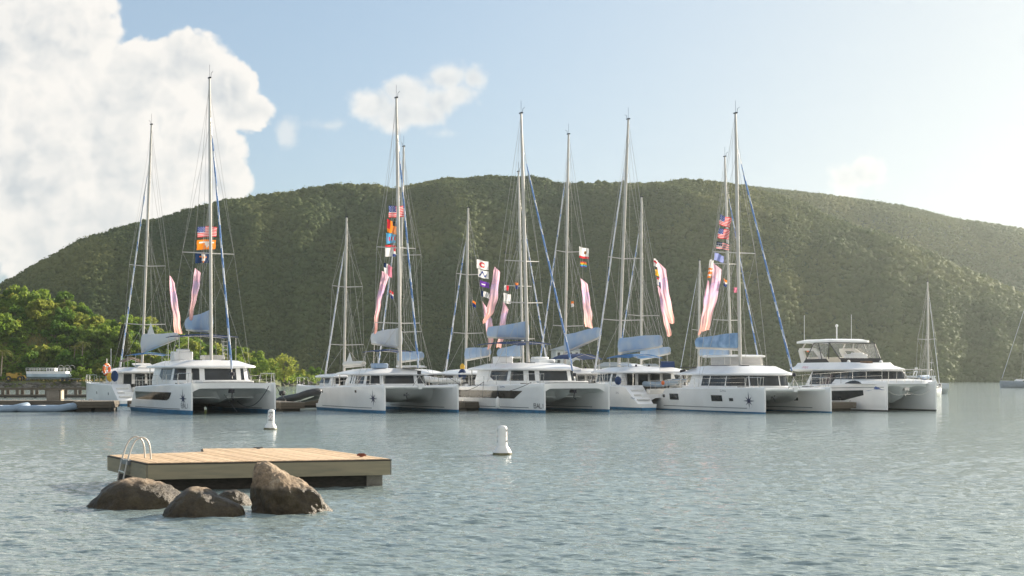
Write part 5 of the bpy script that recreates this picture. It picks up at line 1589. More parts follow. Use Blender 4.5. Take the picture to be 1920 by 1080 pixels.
finger(549, 96, 13, 27, 1.7, 'timber finger pier right of the big flybridge catamaran, the black dinghy behind it')
finger(892, 98, 12, 26, 1.6, 'timber finger pier between the low curved catamaran and the middle flybridge boat')
finger(1584, 96.5, 12, 22, 1.9, 'timber finger pier between the rightmost star-marked catamaran and the power catamaran')
pier('low timber dock at the left edge with the inflatable boats along its front', (-44, 97.3), (-29.6, 97.6), 2.0, z=.72, name='dock')
pier('square timber dock end with heavy fascia boards at the left', (-29.5, 96.6), (-27.0, 96.9), 3.4, z=.70, name='dock')
pier('dark timber dock running in behind the leftmost bow-on catamaran', (-26.85, 99.6), (-21.5, 100.6), 2.2, z=.66, name='dock')
pier('long main dock crossing behind the bow-on catamarans', (-22.0, 107.3), (32, 115.2), 2.0, z=.6, name='dock')
def locker():
    x, y = fxy(120, 99.2)
    root = thing('dock_locker', 'weathered wooden dock locker with a pale end standing on the left dock', 'locker', (x, 97.6, .705), 0)
    k = MB()
    for i in range(6): k.box((-.42 + i * .145 - .03, -.3, .36), (.138, .5, .70))
    k.build('box', G['wood_g'], root, angle=0)
    MB().box((.46, -.3, .36), (.10, .54, .72)).build('end_panel', mat('pale_ply', (.55, .47, .34), .8), root)
    MB().box((.02, -.3, .735), (1.04, .6, .05)).build('lid', G['wood'], root)
locker()
def railed_pier():
    d = 152
    x0 = (-160 - 960) / F * d; x1 = (215 - 960) / F * d
    root = thing('railed_pier', 'long dark timber pier with open side rails in front of the left shore', 'pier', (x0, d, 0), 0)
    L = x1 - x0
    n = MB(); n.box((L / 2, 0, .30), (L, 1.6, .12)); n.build('deck', G['wood'], root)
    r_ = MB(); r_.box((L / 2, -.78, .96), (L, .09, .22)); r_.box((L / 2, .78, .96), (L, .09, .22)); r_.build('top_rail', G['wood'], root)
    r2 = MB(); r2.box((L / 2, -.80, .14), (L, .1, .19)); r2.build('lower_beam', G['wood_d'], root)
    for i in range(int(L / 1.55)):
        for y in (-.78, .78): MB().box((i * 1.55 + .4, y, .60), (.34, .08, .5)).build('rail_block', G['wood'], root)
    for i in range(int(L / 3.2)): MB().tube([(i * 3.2 + .3, -.6, -1), (i * 3.2 + .3, -.6, .24)], .13, 8).build('pile', G['wood_d'], root)
railed_pier()

# ------------------------------------------------------------------ inflatables
def dinghy(label, loc, rz, L=3.2, W=.78, r=.22, tubes='hypalon', engine=True, cover=False, pitch=0.0, name='inflatable_dinghy', wheel=False):
    root = thing(name, label, 'dinghy', loc, rz)
    root.rotation_euler = (0, pitch, rz)
    pts = []
    for t in np.linspace(0, 1, 29):
        if t < .36: pts.append((-L / 2 + L * .78 * t / .36, -W, .22))
        elif t > .64: pts.append((-L / 2 + L * .78 * (1 - t) / .36, W, .22))
        else:
            a = -PI / 2 + PI * (t - .36) / .28
            pts.append((L * .28 + (L * .30) * math.cos(a), W * math.sin(a), .22 + .20 * math.cos(a)))
    rs = [r * (.45 + .55 * min(1, min(i, 28 - i) / 3)) for i in range(29)]
    MB().tube(pts, rs, 12).build('tube', G[tubes], root)
    MB().loft([[(x, -w, z + .10), (x, 0, z), (x, w, z + .10)] for x, w, z in ((-L / 2 + .2, W * .8, .02), (0, W * .8, .0), (L * .3, W * .6, .08), (L * .48, .05, .36))], closed=False).build('floor', G['white'], root)
    MB().box((-L / 2 + .25, 0, .26), (.06, W * 1.5, .42)).build('transom', G['white'], root)
    MB().box((-.2, 0, .42), (.3, W * 1.6, .05)).build('seat', G['white'], root)
    if engine:
        e = MB().box((-L / 2 + .0, 0, .82), (.42, .32, .34)).build('outboard_motor', G['black'], root, bevel=.08)
        MB().tube([(-L / 2 + .02, 0, .66), (-L / 2 + .0, 0, -.2)], [.09, .06], 8).build('motor_leg', G['black'], e)
    return root
x, y = fxy(12, 95.0); dinghy('short blue-grey inflatable at the left edge with a white bow cone', (x - .35, y, -.02), R(4), 2.9, .7, .24, 'hyp_b', engine=False)
x, y = fxy(82, 95.2); dinghy('long blue-grey inflatable lying along the front of the left dock', (x, y, -.02), R(2), 3.7, .75, .24, 'hyp_b', engine=False)
x, y = fxy(561, 103.5); dinghy('black inflatable tied behind the finger pier, bow cocked up, console aboard', (x, y, .55), R(-38), 3.4, .85, .27, 'hyp_k', engine=True, pitch=R(-8))
x, y = fxy(1250, 102.0); dinghy('pale blue-grey inflatable hung on the stern of the open-cockpit catamaran', (x, y, 1.66), R(-172), 2.7, .6, .19, 'hyp_b', engine=True, pitch=R(9))
x, y = fxy(836, 117); dinghy('white pointed dinghy slung beside the small catamaran at the middle pier', (x, y, 1.75), R(165), 3.0, .6, .24, 'white', engine=False)

# ------------------------------------------------------------------ small things on and by the boats
def fender(px, pyt, pyb, d, label):
    t = P(px, pyt, d); b_ = P(px, pyb, d); h = t.z - b_.z
    root = thing('fender', label, 'fender', b_)
    r = .16
    MB().lathe([(.03, 0), (.11, .04), (r, .14), (r, h - .16), (.10, h - .05), (.04, h), (.04, h + .05)], 14).build('body', G['white'], root)
    MB().lathe([(.035, -.05), (.05, 0), (.03, .03)], 8).build('end_fitting', G['ink_b'], root)
    MB().tube([(0, 0, h), (0.02, .08, h + .75)], .015, 5).build('lanyard', G['rope'], root)
fender(933, 745, 766, 94.2, 'white cylindrical fender hanging on the side of the middle flybridge catamaran')
def rope(name, label, pts, r=.018, m='rope', sag=.3):
    out = []
    for a, b_ in zip(pts[:-1], pts[1:]):
        a, b_ = Vector(a), Vector(b_)
        for t in np.linspace(0, 1, 12)[:-1]: out.append(a.lerp(b_, t) + Vector((0, 0, -4 * sag * t * (1 - t))))
    out.append(Vector(pts[-1]))
    return tag(MB().tube(out, r, 5).build(name, G[m], None), label, 'rope')
rope('mooring_line', 'dark mooring line drooping from the right bow of the big flybridge catamaran to its middle', [P(504, 724, 90.0), P(445, 752, 91.3)], .022, sag=.75)
rope('mooring_line', 'dark line running down from the middle of the big flybridge catamaran bows into the water', [P(421, 740, 90.5), P(446, 775, 88.5)], .02, sag=.0)
rope('mooring_line', 'dark line from the right hull of the big flybridge catamaran down to the finger pier', [P(517, 722, 90.8), P(537, 751, 96.6)], .022, sag=.1)
rope('mooring_line', 'dark line from the right bow of the low curved catamaran to the gear behind', [P(864, 722, 92.8), P(832, 702, 97)], .02, sag=.0)
rope('mooring_line', 'blue-black line from the side deck of the middle flybridge boat aft to the pier', [P(907, 716, 94.9), P(873, 733, 98.5)], .02, sag=.08)
rope('mooring_line', 'blue-black spring line sloping along the side of the middle flybridge boat', [P(996, 717, 91.2), P(955, 733, 93.0)], .02, sag=.05)
rope('mooring_line', 'thin vertical line down the side of the middle flybridge boat to the pier', [P(907, 716, 94.8), P(904, 744, 95.0)], .014, sag=.0)
def ring_buoy(px, py, d, label):
    p = P(px, py, d)
    root = thing('lifebuoy', label, 'lifebuoy', p, R(65))
    pts = [(.34 * math.cos(a), 0, .42 * math.sin(a)) for a in np.linspace(0, 2 * PI, 21)[:-1]]
    MB().tube(pts, .11, 8, closed=True).build('ring', G['orange'], root)
    for a in (.8, 2.4, 3.9, 5.5):
        MB().tube([(.34 * math.cos(a - .12), 0, .42 * math.sin(a - .12)), (.34 * math.cos(a + .12), 0, .42 * math.sin(a + .12))], .118, 8).build('reflective_band', G['white'], root)
ring_buoy(200, 693, 116.5, 'orange lifebuoy on the rail of the far left catamaran')
def bag(px, py, d, w, h, m, name, label, cat):
    p = P(px, py, d)
    return tag(MB().ball((0, 0, h / 2), (w / 2, w / 2.6, h / 2), 10).box((0, 0, h * .93), (w * .3, .06, h * .12)).build(name, G[m], None), label, cat), p
for px, py, d, w, h, m, nm, lab, cat in ((206, 716, 114.5, .55, .75, 'yellow', 'jerrycan', 'yellow fuel can on the side deck of the far left catamaran', 'can'),
                                        (215, 716, 113.2, .6, .9, 'navy', 'fender_bag', 'round navy covered fender on the stern of the far left catamaran', 'fender'),
                                        (1159, 722, 101.0, .5, .62, 'navy', 'fender_bag', 'navy covered fender on the stern rail of the open-cockpit catamaran', 'fender'),
                                        (1243, 722, 98.0, .25, .3, 'orange', 'life_jacket', 'orange life jacket beside the pale dinghy on the open-cockpit catamaran', 'life jacket'),
                                        (867, 694, 118, .42, .55, 'yellow', 'jerrycan', 'small yellow can on the roof edge of the small middle catamaran', 'can'),
                                        (867, 712, 117, .7, .9, 'navy', 'fender_bag', 'navy bundle on the rail of the small middle catamaran', 'bundle')):
    o, p = bag(px, py, d, w, h, m, nm, lab, cat); o.location = p

# ------------------------------------------------------------------ flags
FM = {k: mat('flag_' + k, c, .85, var=.08, scale=3, transl=.40) for k, c in dict(white=(.74, .73, .71), red=(.62, .035, .05), blue=(.02, .05, .22), orange=(.80, .24, .02), sky=(.10, .38, .62), navy=(.012, .03, .085), purple=(.16, .05, .36), green=(.03, .30, .10), yellow=(.78, .50, .05), pink=(.70, .24, .34), black=(.02, .02, .025), brown=(.20, .09, .04), lilac=(.30, .34, .62)).items()}
def flag(label, px, py, w, h, d, pattern, drop=0.0, slant=0.0, wave=.09, seed=0, group='flags flown in the rigging'):
    """hoist top-left corner at photo pixel px,py; w x h in photo pixels; drop = how far the fly end sinks"""
    s_ = d / F; nx, ny = 30, 20
    p0 = P(px, py, d); W_, H_ = w * s_, h * s_
    names = sorted(set(pattern(u, v) for u in np.linspace(.01, .99, 40) for v in np.linspace(.01, .99, 40)))
    vs = []; fs = []; ms = []
    for j in range(ny + 1):
        for i in range(nx + 1):
            u, v = i / nx, j / ny
            vs.append((u * W_ - slant * s_ * v + .01 * math.sin(9 * v + seed), wave * u ** .7 * math.sin(u * 7.5 + v * 1.4 + seed) * 2.0, -v * H_ * (1 - .08 * u) - drop * s_ * u - .05 * H_ * math.sin(u * 6 + seed) * u))
    for j in range(ny):
        for i in range(nx):
            a = j * (nx + 1) + i; fs.append((a, a + nx + 1, a + nx + 2, a + 1)); ms.append(names.index(pattern((i + .5) / nx, (j + .5) / ny)))
    o = MB().add(vs, fs, ms).build('flag', [FM[k] for k in names], None, angle=80)
    o.location = p0
    return tag(o, label, 'flag', group)
def us(u, v):
    if u < .42 and v < .54:
        i, j = int(u * 30 / 2), int(v * 20 / 2)
        return 'white' if (int(u * 30) % 2 == 1 and int(v * 20) % 2 == 1 and (i + j) % 2 == 0) else 'blue'
    return 'red' if int(v * 13) % 2 == 0 else 'white'
def plain(c): return lambda u, v: c
def steer(u, v):
    x, y = (u - .52) / .40, (v - .42) / .42
    if abs(x) < .95 and abs(y + .35 - .35 * abs(x) * 0) < .14: return 'white'
    if y > -.4 and y < .95 and abs(x) < .26 * (1 - (y + .3) * .45): return 'white'
    return 'orange'
def starball(u, v):
    x, y = (u - .55) * 1.5, (v - .5)
    if abs(x) < .16 and abs(y) < .30: return 'white' if not (abs(x) < .07 and abs(y) < .08) else 'orange'
    if (abs(y + .05) < .07 and abs(x) < .36) or (abs(x) < .06 and abs(y) < .44): return 'orange'
    return 'navy'
flag('stars-and-stripes flag at the spreader of the leftmost bow-on catamaran, topmost of three', 370, 425, 36, 20, 95, us, seed=1)
flag('orange flag with a white steer head, middle of three on the leftmost bow-on catamaran', 369, 450, 36, 19, 95, steer, seed=2, drop=-1)
flag('navy flag with an orange star, lowest of three on the leftmost bow-on catamaran', 366, 472, 27, 22, 95, starball, seed=3)
flag('stars-and-stripes flag at the top of the tall flag stack of the low curved catamaran', 729, 386, 30, 22, 97, us, seed=4)
flag('orange-red flag furled into a triangle below the top flag of the tall stack', 726, 410, 17, 25, 97, lambda u, v: 'red' if (u < .35 and v < .7) else ('black' if u > .6 and v < .35 else 'orange'), seed=5, drop=8)
flag('turquoise flag with red scrawl in the middle of the tall flag stack', 724, 437, 17, 20, 97, lambda u, v: 'red' if abs(v - .55) < .22 and math.sin(u * 22) > .1 and u > .1 else 'sky', seed=6)
flag('white flag with a red edge and blue corner low in the tall flag stack', 722, 459, 20, 22, 97, lambda u, v: 'red' if v < .22 or (u > .8 and v < .5) else ('blue' if u > .7 and v > .75 else 'white'), seed=7, drop=2)
flag('crumpled navy and pink flag at the foot of the tall flag stack', 720, 492, 15, 22, 97, lambda u, v: 'navy' if u < .35 and v < .4 else ('pink' if u > .5 else 'white'), seed=8, drop=8)
flag('small red white and blue courtesy flag below the spreader of the low curved catamaran', 731, 544, 7, 14, 97, lambda u, v: 'red' if v < .35 else ('white' if v < .6 else 'blue'), seed=9, drop=4)
flag('white flag with a red ring, topmost of four on the middle pier catamaran', 894, 486, 22, 17, 119, lambda u, v: 'red' if .14 < math.hypot((u - .5), (v - .5)) < .3 and u < .66 else 'white', seed=10, drop=5)
flag('white flag with a blue zigzag, second of four on the middle pier catamaran', 897, 504, 19, 15, 119, lambda u, v: 'blue' if abs(v - .5 - .25 * math.sin(u * 12)) < .14 and .1 < u < .8 else 'white', seed=11, drop=6)
flag('purple flag, third of four on the small catamaran at the middle pier', 900, 525, 17, 11, 119, lambda u, v: 'white' if abs(v - .55) < .12 and .15 < u < .6 else 'purple', seed=12, drop=6)
flag('black and white flag, lowest of four on the small catamaran at the middle pier', 902, 544, 15, 11, 119, lambda u, v: 'navy' if u < .3 or abs(math.sin(u * 14)) < .3 else 'white', seed=13, drop=6)
flag('tiny red white and blue courtesy flag left of the four flags at the middle pier', 886, 563, 6, 11, 119, lambda u, v: 'orange' if v < .4 else 'blue', seed=14, drop=4)
flag('small white and red flag on the rigging left of the middle tall mast', 946, 535, 8, 10, 118, lambda u, v: 'red' if u > .45 else 'white', seed=15)
flag('white flag hanging crumpled left of the middle tall mast', 944, 549, 14, 19, 118, plain('white'), seed=16, drop=3)
flag('small dark courtesy flag right beside the middle tall mast', 966, 530, 6, 12, 110, lambda u, v: 'orange' if v < .4 else 'blue', seed=17)
flag('white flag with a brown bear and red hem on the stern-first boat behind the middle', 1086, 462, 18, 21, 118, lambda u, v: 'red' if v > .78 else ('brown' if math.hypot((u - .62) * 1.3, v - .45) < .17 else 'white'), seed=18, drop=5)
flag('small rainbow flag below the bear flag', 1088, 490, 12, 10, 118, lambda u, v: ('red', 'orange', 'yellow', 'green', 'sky', 'purple')[int(v * 5.99)], seed=19, drop=2)
flag('tiny courtesy flag low on the rigging left of the bear flag', 1071, 565, 5, 11, 118, lambda u, v: 'orange' if v < .4 else 'white', seed=20)
flag('white and pink flag at the head of the right-hand twin banners', 1226, 484, 7, 14, 104, lambda u, v: 'red' if abs(v - .4) < .15 else 'white', seed=21, drop=4)
flag('cream flag beside the right-hand twin banners', 1229, 505, 7, 11, 104, plain('yellow'), seed=22, drop=3)
flag('blue and red chequered flag beside the right-hand twin banners', 1232, 520, 8, 14, 104, lambda u, v: 'red' if v < .25 and u < .5 else ('blue' if u > .5 and v > .45 else 'white'), seed=23, drop=3)
flag('stars-and-stripes flag, topmost of three on the rightmost star-marked catamaran', 1351, 402, 21, 19, 98, us, drop=8, slant=3, seed=24)
flag('stars-and-stripes flag, middle of three on the rightmost star-marked catamaran', 1348, 427, 21, 19, 98, us, drop=5, slant=3, seed=25)
flag('dark faded stars-and-stripes flag, lowest of three on the rightmost star-marked catamaran', 1344, 452, 24, 15, 98, lambda u, v: ('navy' if us(u, v) == 'blue' else us(u, v)) if int(v * 13) % 4 else 'black', drop=5, slant=2, seed=26)
flag('plain lilac-blue flag under the stars and stripes of the rightmost star-marked catamaran', 1340, 473, 17, 14, 98, plain('lilac'), drop=7, slant=1, seed=27)
flag('orange and white flag left of the rightmost pink banner', 1331, 487, 7, 35, 99, lambda u, v: 'white' if v < .4 or (int(v * 9) % 2) else 'orange', seed=28, slant=5)
flag('small courtesy flag between the two right-hand tall masts', 1357, 522, 6, 14, 99, lambda u, v: 'orange' if v < .35 else ('white' if v < .6 else 'blue'), seed=29, drop=4)
flag('small pink flag between the two right-hand tall masts', 1376, 539, 7, 10, 99, plain('pink'), seed=30)
def banner_mat():
    m = bpy.data.materials.new('iridescent_banner'); m.use_nodes = True
    t = m.node_tree; b = t.nodes['Principled BSDF']
    tcn = t.nodes.new('ShaderNodeTexCoord'); sp = t.nodes.new('ShaderNodeSeparateXYZ'); t.links.new(tcn.outputs['Generated'], sp.inputs[0])
    nz = t.nodes.new('ShaderNodeTexNoise'); nz.inputs['Scale'].default_value = 2.5; nz.inputs['Detail'].default_value = 3; t.links.new(tcn.outputs['Object'], nz.inputs['Vector'])
    ad = t.nodes.new('ShaderNodeMath'); ad.operation = 'MULTIPLY_ADD'; ad.inputs[1].default_value = .55; t.links.new(nz.outputs[0], ad.inputs[0]); t.links.new(sp.outputs[2], ad.inputs[2])
    cr = t.nodes.new('ShaderNodeValToRGB'); e = cr.color_ramp.elements
    e[0].position = .18; e[0].color = (.86, .40, .30, 1); e[1].position = 1.25; e[1].color = (.70, .36, .50, 1)
    for p_, c in ((.42, (.86, .52, .47)), (.7, (.82, .52, .56)), (.95, (.66, .48, .68)), (1.0, (.82, .52, .60))):
        k = e.new(min(p_, 1)); k.color = (*c, 1)
    t.links.new(ad.outputs[0], cr.inputs[0]); t.links.new(cr.outputs[0], b.inputs['Base Color']); b.inputs['Roughness'].default_value = .45
    b.inputs['Sheen Weight'].default_value = .3
    tr = t.nodes.new('ShaderNodeBsdfTranslucent'); t.links.new(cr.outputs[0], tr.inputs[0]); ms = t.nodes.new('ShaderNodeMixShader'); ms.inputs[0].default_value = .5
    t.links.new(b.outputs[0], ms.inputs[1]); t.links.new(tr.outputs[0], ms.inputs[2]); t.links.new(ms.outputs[0], t.nodes['Material Output'].inputs[0])
    return m
BAN = banner_mat()
def banner(label, edge, d, seed=0):
    """edge: rows of (left px, right px, py) down the cloth"""
    s_ = d / F; ny, nx = 44, 12; vs = []; fs = []
    e = np.array(edge, float); ys = np.linspace(e[0, 2], e[-1, 2], ny + 1)
    x0 = (e[0, 0] + e[0, 1]) / 2
    for j, y in enumerate(ys):
        a = np.interp(y, e[:, 2], e[:, 0]); b_ = np.interp(y, e[:, 2], e[:, 1]); v = j / ny
        for i in range(nx + 1):
            u = i / nx
            wob = .6 * math.sin(v * 19 + seed) * (.3 + v)
            fold = .05 * math.sin(u * 7 + v * 3.0 + seed) + .025 * math.sin(u * 17 - v * 6 + 2 * seed) + .10 * math.sin(v * 9 + u * 2.5 + seed)
            vs.append((((a + (b_ - a) * u) + wob - x0) * s_, fold, (e[0, 2] - y - (3.5 * u * (1 - v)) + 1.4 * math.sin(u * 5 + seed) * v) * s_))
    for j in range(ny):
        for i in range(nx):
            a = j * (nx + 1) + i; fs.append((a, a + nx + 1, a + nx + 2, a + 1))
    o = MB().add(vs, fs).build('banner', BAN, None, angle=80)
    o.location = P(x0, e[0, 2], d)
    return tag(o, label, 'banner', 'long pink banner streamers in the rigging')
banner('long pink banner hanging over the sail cover of the far left catamaran', [(317, 321, 516), (317, 328, 528), (320, 332, 560), (324, 337, 590), (327, 342, 625)], 112, 1)
banner('narrow pink banner tapering down left of the mast of the leftmost bow-on catamaran', [(365, 369, 502), (364, 377, 508), (361, 373, 540), (357, 367, 570), (355, 360, 600)], 94.5, 2)
banner('thin salmon banner twisting down below the tall flag stack', [(716, 722, 508), (716, 730, 515), (712, 722, 535), (707, 716, 560), (703, 711, 590), (701, 706, 625)], 96.5, 3)
banner('broad pink banner swinging between the middle masts', [(928, 931, 500), (926, 938, 506), (922, 935, 530), (917, 933, 560), (912, 926, 585), (905, 914, 600), (906, 911, 606)], 112, 4)
banner('lilac banner hanging behind the raised sail cover of the middle flybridge boat', [(905, 907, 565), (906, 914, 575), (909, 922, 595), (911, 924, 615), (915, 925, 635), (915, 920, 655)], 113, 5)
banner('pink banner falling beside the left edge of the middle tall masts', [(943, 946, 565), (942, 953, 577), (938, 948, 600), (935, 945, 630), (931, 940, 652)], 112.5, 6)
banner('straight pink banner alone below the rainbow flag', [(1088, 1092, 521), (1090, 1102, 530), (1092, 1106, 560), (1095, 1110, 590), (1097, 1111, 614)], 117, 7)
banner('wide pink banner of the right-hand twin pair above the long sail cover', [(1232, 1236, 490), (1233, 1249, 502), (1238, 1252, 530), (1244, 1258, 570), (1249, 1264, 595), (1252, 1264, 606)], 103.5, 8)
banner('narrower left banner of the right-hand twin pair above the long sail cover', [(1233, 1236, 535), (1235, 1245, 550), (1240, 1250, 580), (1246, 1256, 610), (1250, 1259, 630)], 104.2, 9)
banner('broad pink banner slanting down to the blue sail cover of the rightmost star-marked catamaran', [(1337, 1341, 493), (1336, 1353, 502), (1333, 1350, 530), (1327, 1344, 560), (1321, 1335, 595), (1316, 1330, 620)], 98.5, 10)
banner('thin pink banner left of the broad one by the rightmost star-marked catamaran', [(1327, 1330, 525), (1322, 1330, 545), (1318, 1325, 580), (1312, 1320, 610), (1310, 1313, 628)], 99.5, 11)
# ------------------------------------------------------------------ the swimming platform
def swim_platform():
    zt = .62
    poly = [(-7.73, 30.2), (-2.73, 31.7), (-5.04, 36.3), (-7.85, 36.1), (-7.5, 34.6), (-9.4, 33.2)]
    c = Vector((-6.6, 33.0, 0))
    root = thing('swim_platform', 'pale new timber swimming platform moored behind the boulders', 'platform', c)
    lp = [(x - c.x, y - c.y) for x, y in poly]
    v = Vector((-.46, .888)).normalized(); u = Vector((v.y, -v.x))
    def clip(pg, n, k, keep_less):
        out = []
        for i in range(len(pg)):
            a, b_ = pg[i], pg[(i + 1) % len(pg)]
            da = a[0] * n.x + a[1] * n.y - k; db = b_[0] * n.x + b_[1] * n.y - k
            if not keep_less: da, db = -da, -db
            if da <= 0: out.append(a)
            if (da < 0) != (db < 0):
                t = da / (da - db); out.append((a[0] + (b_[0] - a[0]) * t, a[1] + (b_[1] - a[1]) * t))
        return out
    us_ = [p[0] * u.x + p[1] * u.y for p in lp]
    k0, k1 = min(us_), max(us_); w = .142
    pk = MB(); rg = random.Random(3); ms = []
    k = k0
    while k < k1:
        pg = clip(clip(lp, u, k + .004, False), u, min(k1, k + w - .013), True)
        if len(pg) >= 3:
            q = []
            for p in pg:
                if not q or math.dist(p, q[-1]) > 1e-4: q.append(p)
            if len(q) >= 3: pk.prism(q, zt - .035, zt + rg.uniform(-.003, .003), mat=rg.choice((0, 0, 1, 2)))
        k += w
    t1 = mat('fresh_decking', (.58, .42, .265), .75, var=.16, scale=3.0, stretch=(5, 1, 5), bump=.25, bscale=40)
    t2 = mat('fresh_decking_light', (.64, .475, .305), .75, var=.14, scale=3.0, stretch=(5, 1, 5), bump=.25, bscale=40)
    t3 = mat('fresh_decking_dark', (.52, .37, .225), .75, var=.18, scale=3.0, stretch=(5, 1, 5), bump=.25, bscale=40)
    pk.build('deck_planks', [t1, t2, t3], root, angle=0)
    fasc = mat('green_grey_fascia', (.40, .34, .225), .8, var=.18, scale=1.6, col2=(.25, .225, .155), stretch=(1.0, 1.0, 9.0), bump=.3, bscale=20)
    n = len(lp)
    for i in range(n):
        a, b_ = Vector(lp[i]), Vector(lp[(i + 1) % n]); d = (b_ - a); L = d.length; dn = d / L; nn = Vector((dn.y, -dn.x))
        m_ = (a + b_) / 2 + nn * .022
        fb = MB().box((m_.x, m_.y, zt - .20), (L + .02 - .0 * i, .04, .31), rz=math.atan2(dn.y, dn.x))
        fb.build('fascia_board', fasc, root, angle=0)
        tr = MB().box((m_.x, m_.y, zt - .028), (L + .03, .046, .026), rz=math.atan2(dn.y, dn.x)).build('edge_trim', G['wood_d'], root, angle=0)
    for x, y in lp:
        MB().box((x, y, zt - .20), (.05, .05, .312), rz=math.atan2(u.y, u.x)).build('corner_strip', G['mast_d'], root)
    ctr = Vector((sum(p[0] for p in lp) / n, sum(p[1] for p in lp) / n))
    ins = [((x - ctr.x) * .93 + ctr.x, (y - ctr.y) * .9 + ctr.y) for x, y in lp]
    MB().prism(ins, -.35, zt - .30).build('float', G['wood_d'], root)
    for (x, y) in ((ins[1][0] - .12, ins[1][1] + .1), (ins[0][0] + .4, ins[0][1] + .4)):
        MB().box((x, y, .03), (.36, .36, .56), rz=.3).build('support_block', G['floatc'], root)
    # bathing ladder on the left side
    a, b_ = Vector(lp[0]), Vector(lp[5]); e = (b_ - a).normalized(); o_ = Vector((e.y, -e.x))
    if o_.dot(Vector((-1, 0))) < 0: o_ = -o_
    lad = thing('bathing_ladder', 'curved stainless bathing ladder on the left edge of the swimming platform', 'ladder', c)
    def rail(s):
        p = a + e * s
        f = lambda off, z: (p.x + o_.x * off, p.y + o_.y * off, z)
        return [f(-.42, zt - .02), f(-.40, zt + .26), f(-.34, zt + .42), f(-.22, zt + .485), f(-.10, zt + .44), f(.0, zt + .28), f(.10, zt - .05), f(.20, .1), f(.30, -.5)]
    smooth = lambda pts: [Vector(pts[max(0, i - 1)]) * (-.5 * t + t * t - .5 * t ** 3) + Vector(pts[i]) * (1 - 2.5 * t * t + 1.5 * t ** 3) + Vector(pts[i + 1]) * (.5 * t + 2 * t * t - 1.5 * t ** 3) + Vector(pts[min(len(pts) - 1, i + 2)]) * (-.5 * t * t + .5 * t ** 3) for i in range(len(pts) - 1) for t in (0, .25, .5, .75)] + [Vector(pts[-1])]
    s0, s1 = 1.35, 1.85
    for s in (s0, s1): MB().tube(smooth(rail(s)), .020, 8).build('side_rail', G['mast'], lad)
    for off, z in ((.14, .34), (.22, .02), (.27, -.3)):
        p, q = a + e * s0 + o_ * off, a + e * s1 + o_ * off
        MB().tube([(p.x, p.y, z), (q.x, q.y, z)], .022, 6).box(((p.x + q.x) / 2, (p.y + q.y) / 2, z + .02), (s1 - s0, .08, .025), rz=math.atan2(e.y, e.x)).build('tread', G['steel'], lad)
    p, q = a + e * (s0 - .06) + o_ * .06, a + e * (s1 + .06) + o_ * .06
    MB().box(((p.x + q.x) / 2, (p.y + q.y) / 2, zt - .06), (s1 - s0 + .2, .10, .10), rz=math.atan2(e.y, e.x)).build('mounting_bracket', G['mast_d'], lad)
    cl = tag(MB().tube([(-.22, 0, .05), (-.12, 0, .07), (.12, 0, .07), (.22, 0, .05)], [.025, .045, .045, .025], 8).box((0, 0, .03), (.16, .09, .06)).build('mooring_cleat', G['rust'], None), 'rusty red cleat on the right corner of the swimming platform', 'cleat')
    cl.location = P(678, 858, 32.4); cl.location.z = zt + .004; cl.rotation_euler = (0, 0, R(-12)); cl.scale = (.5, .6, .7)
    cl2 = tag(MB().tube([(-.2, 0, .05), (.2, 0, .05)], .03, 8).box((0, 0, .02), (.14, .08, .05)).build('mooring_cleat', G['mast_d'], None), 'dark cleat on the back edge of the swimming platform', 'cleat')
    cl2.location = (-6.4, 35.9, zt + .004); cl2.scale = (.6, .6, .6)
swim_platform()

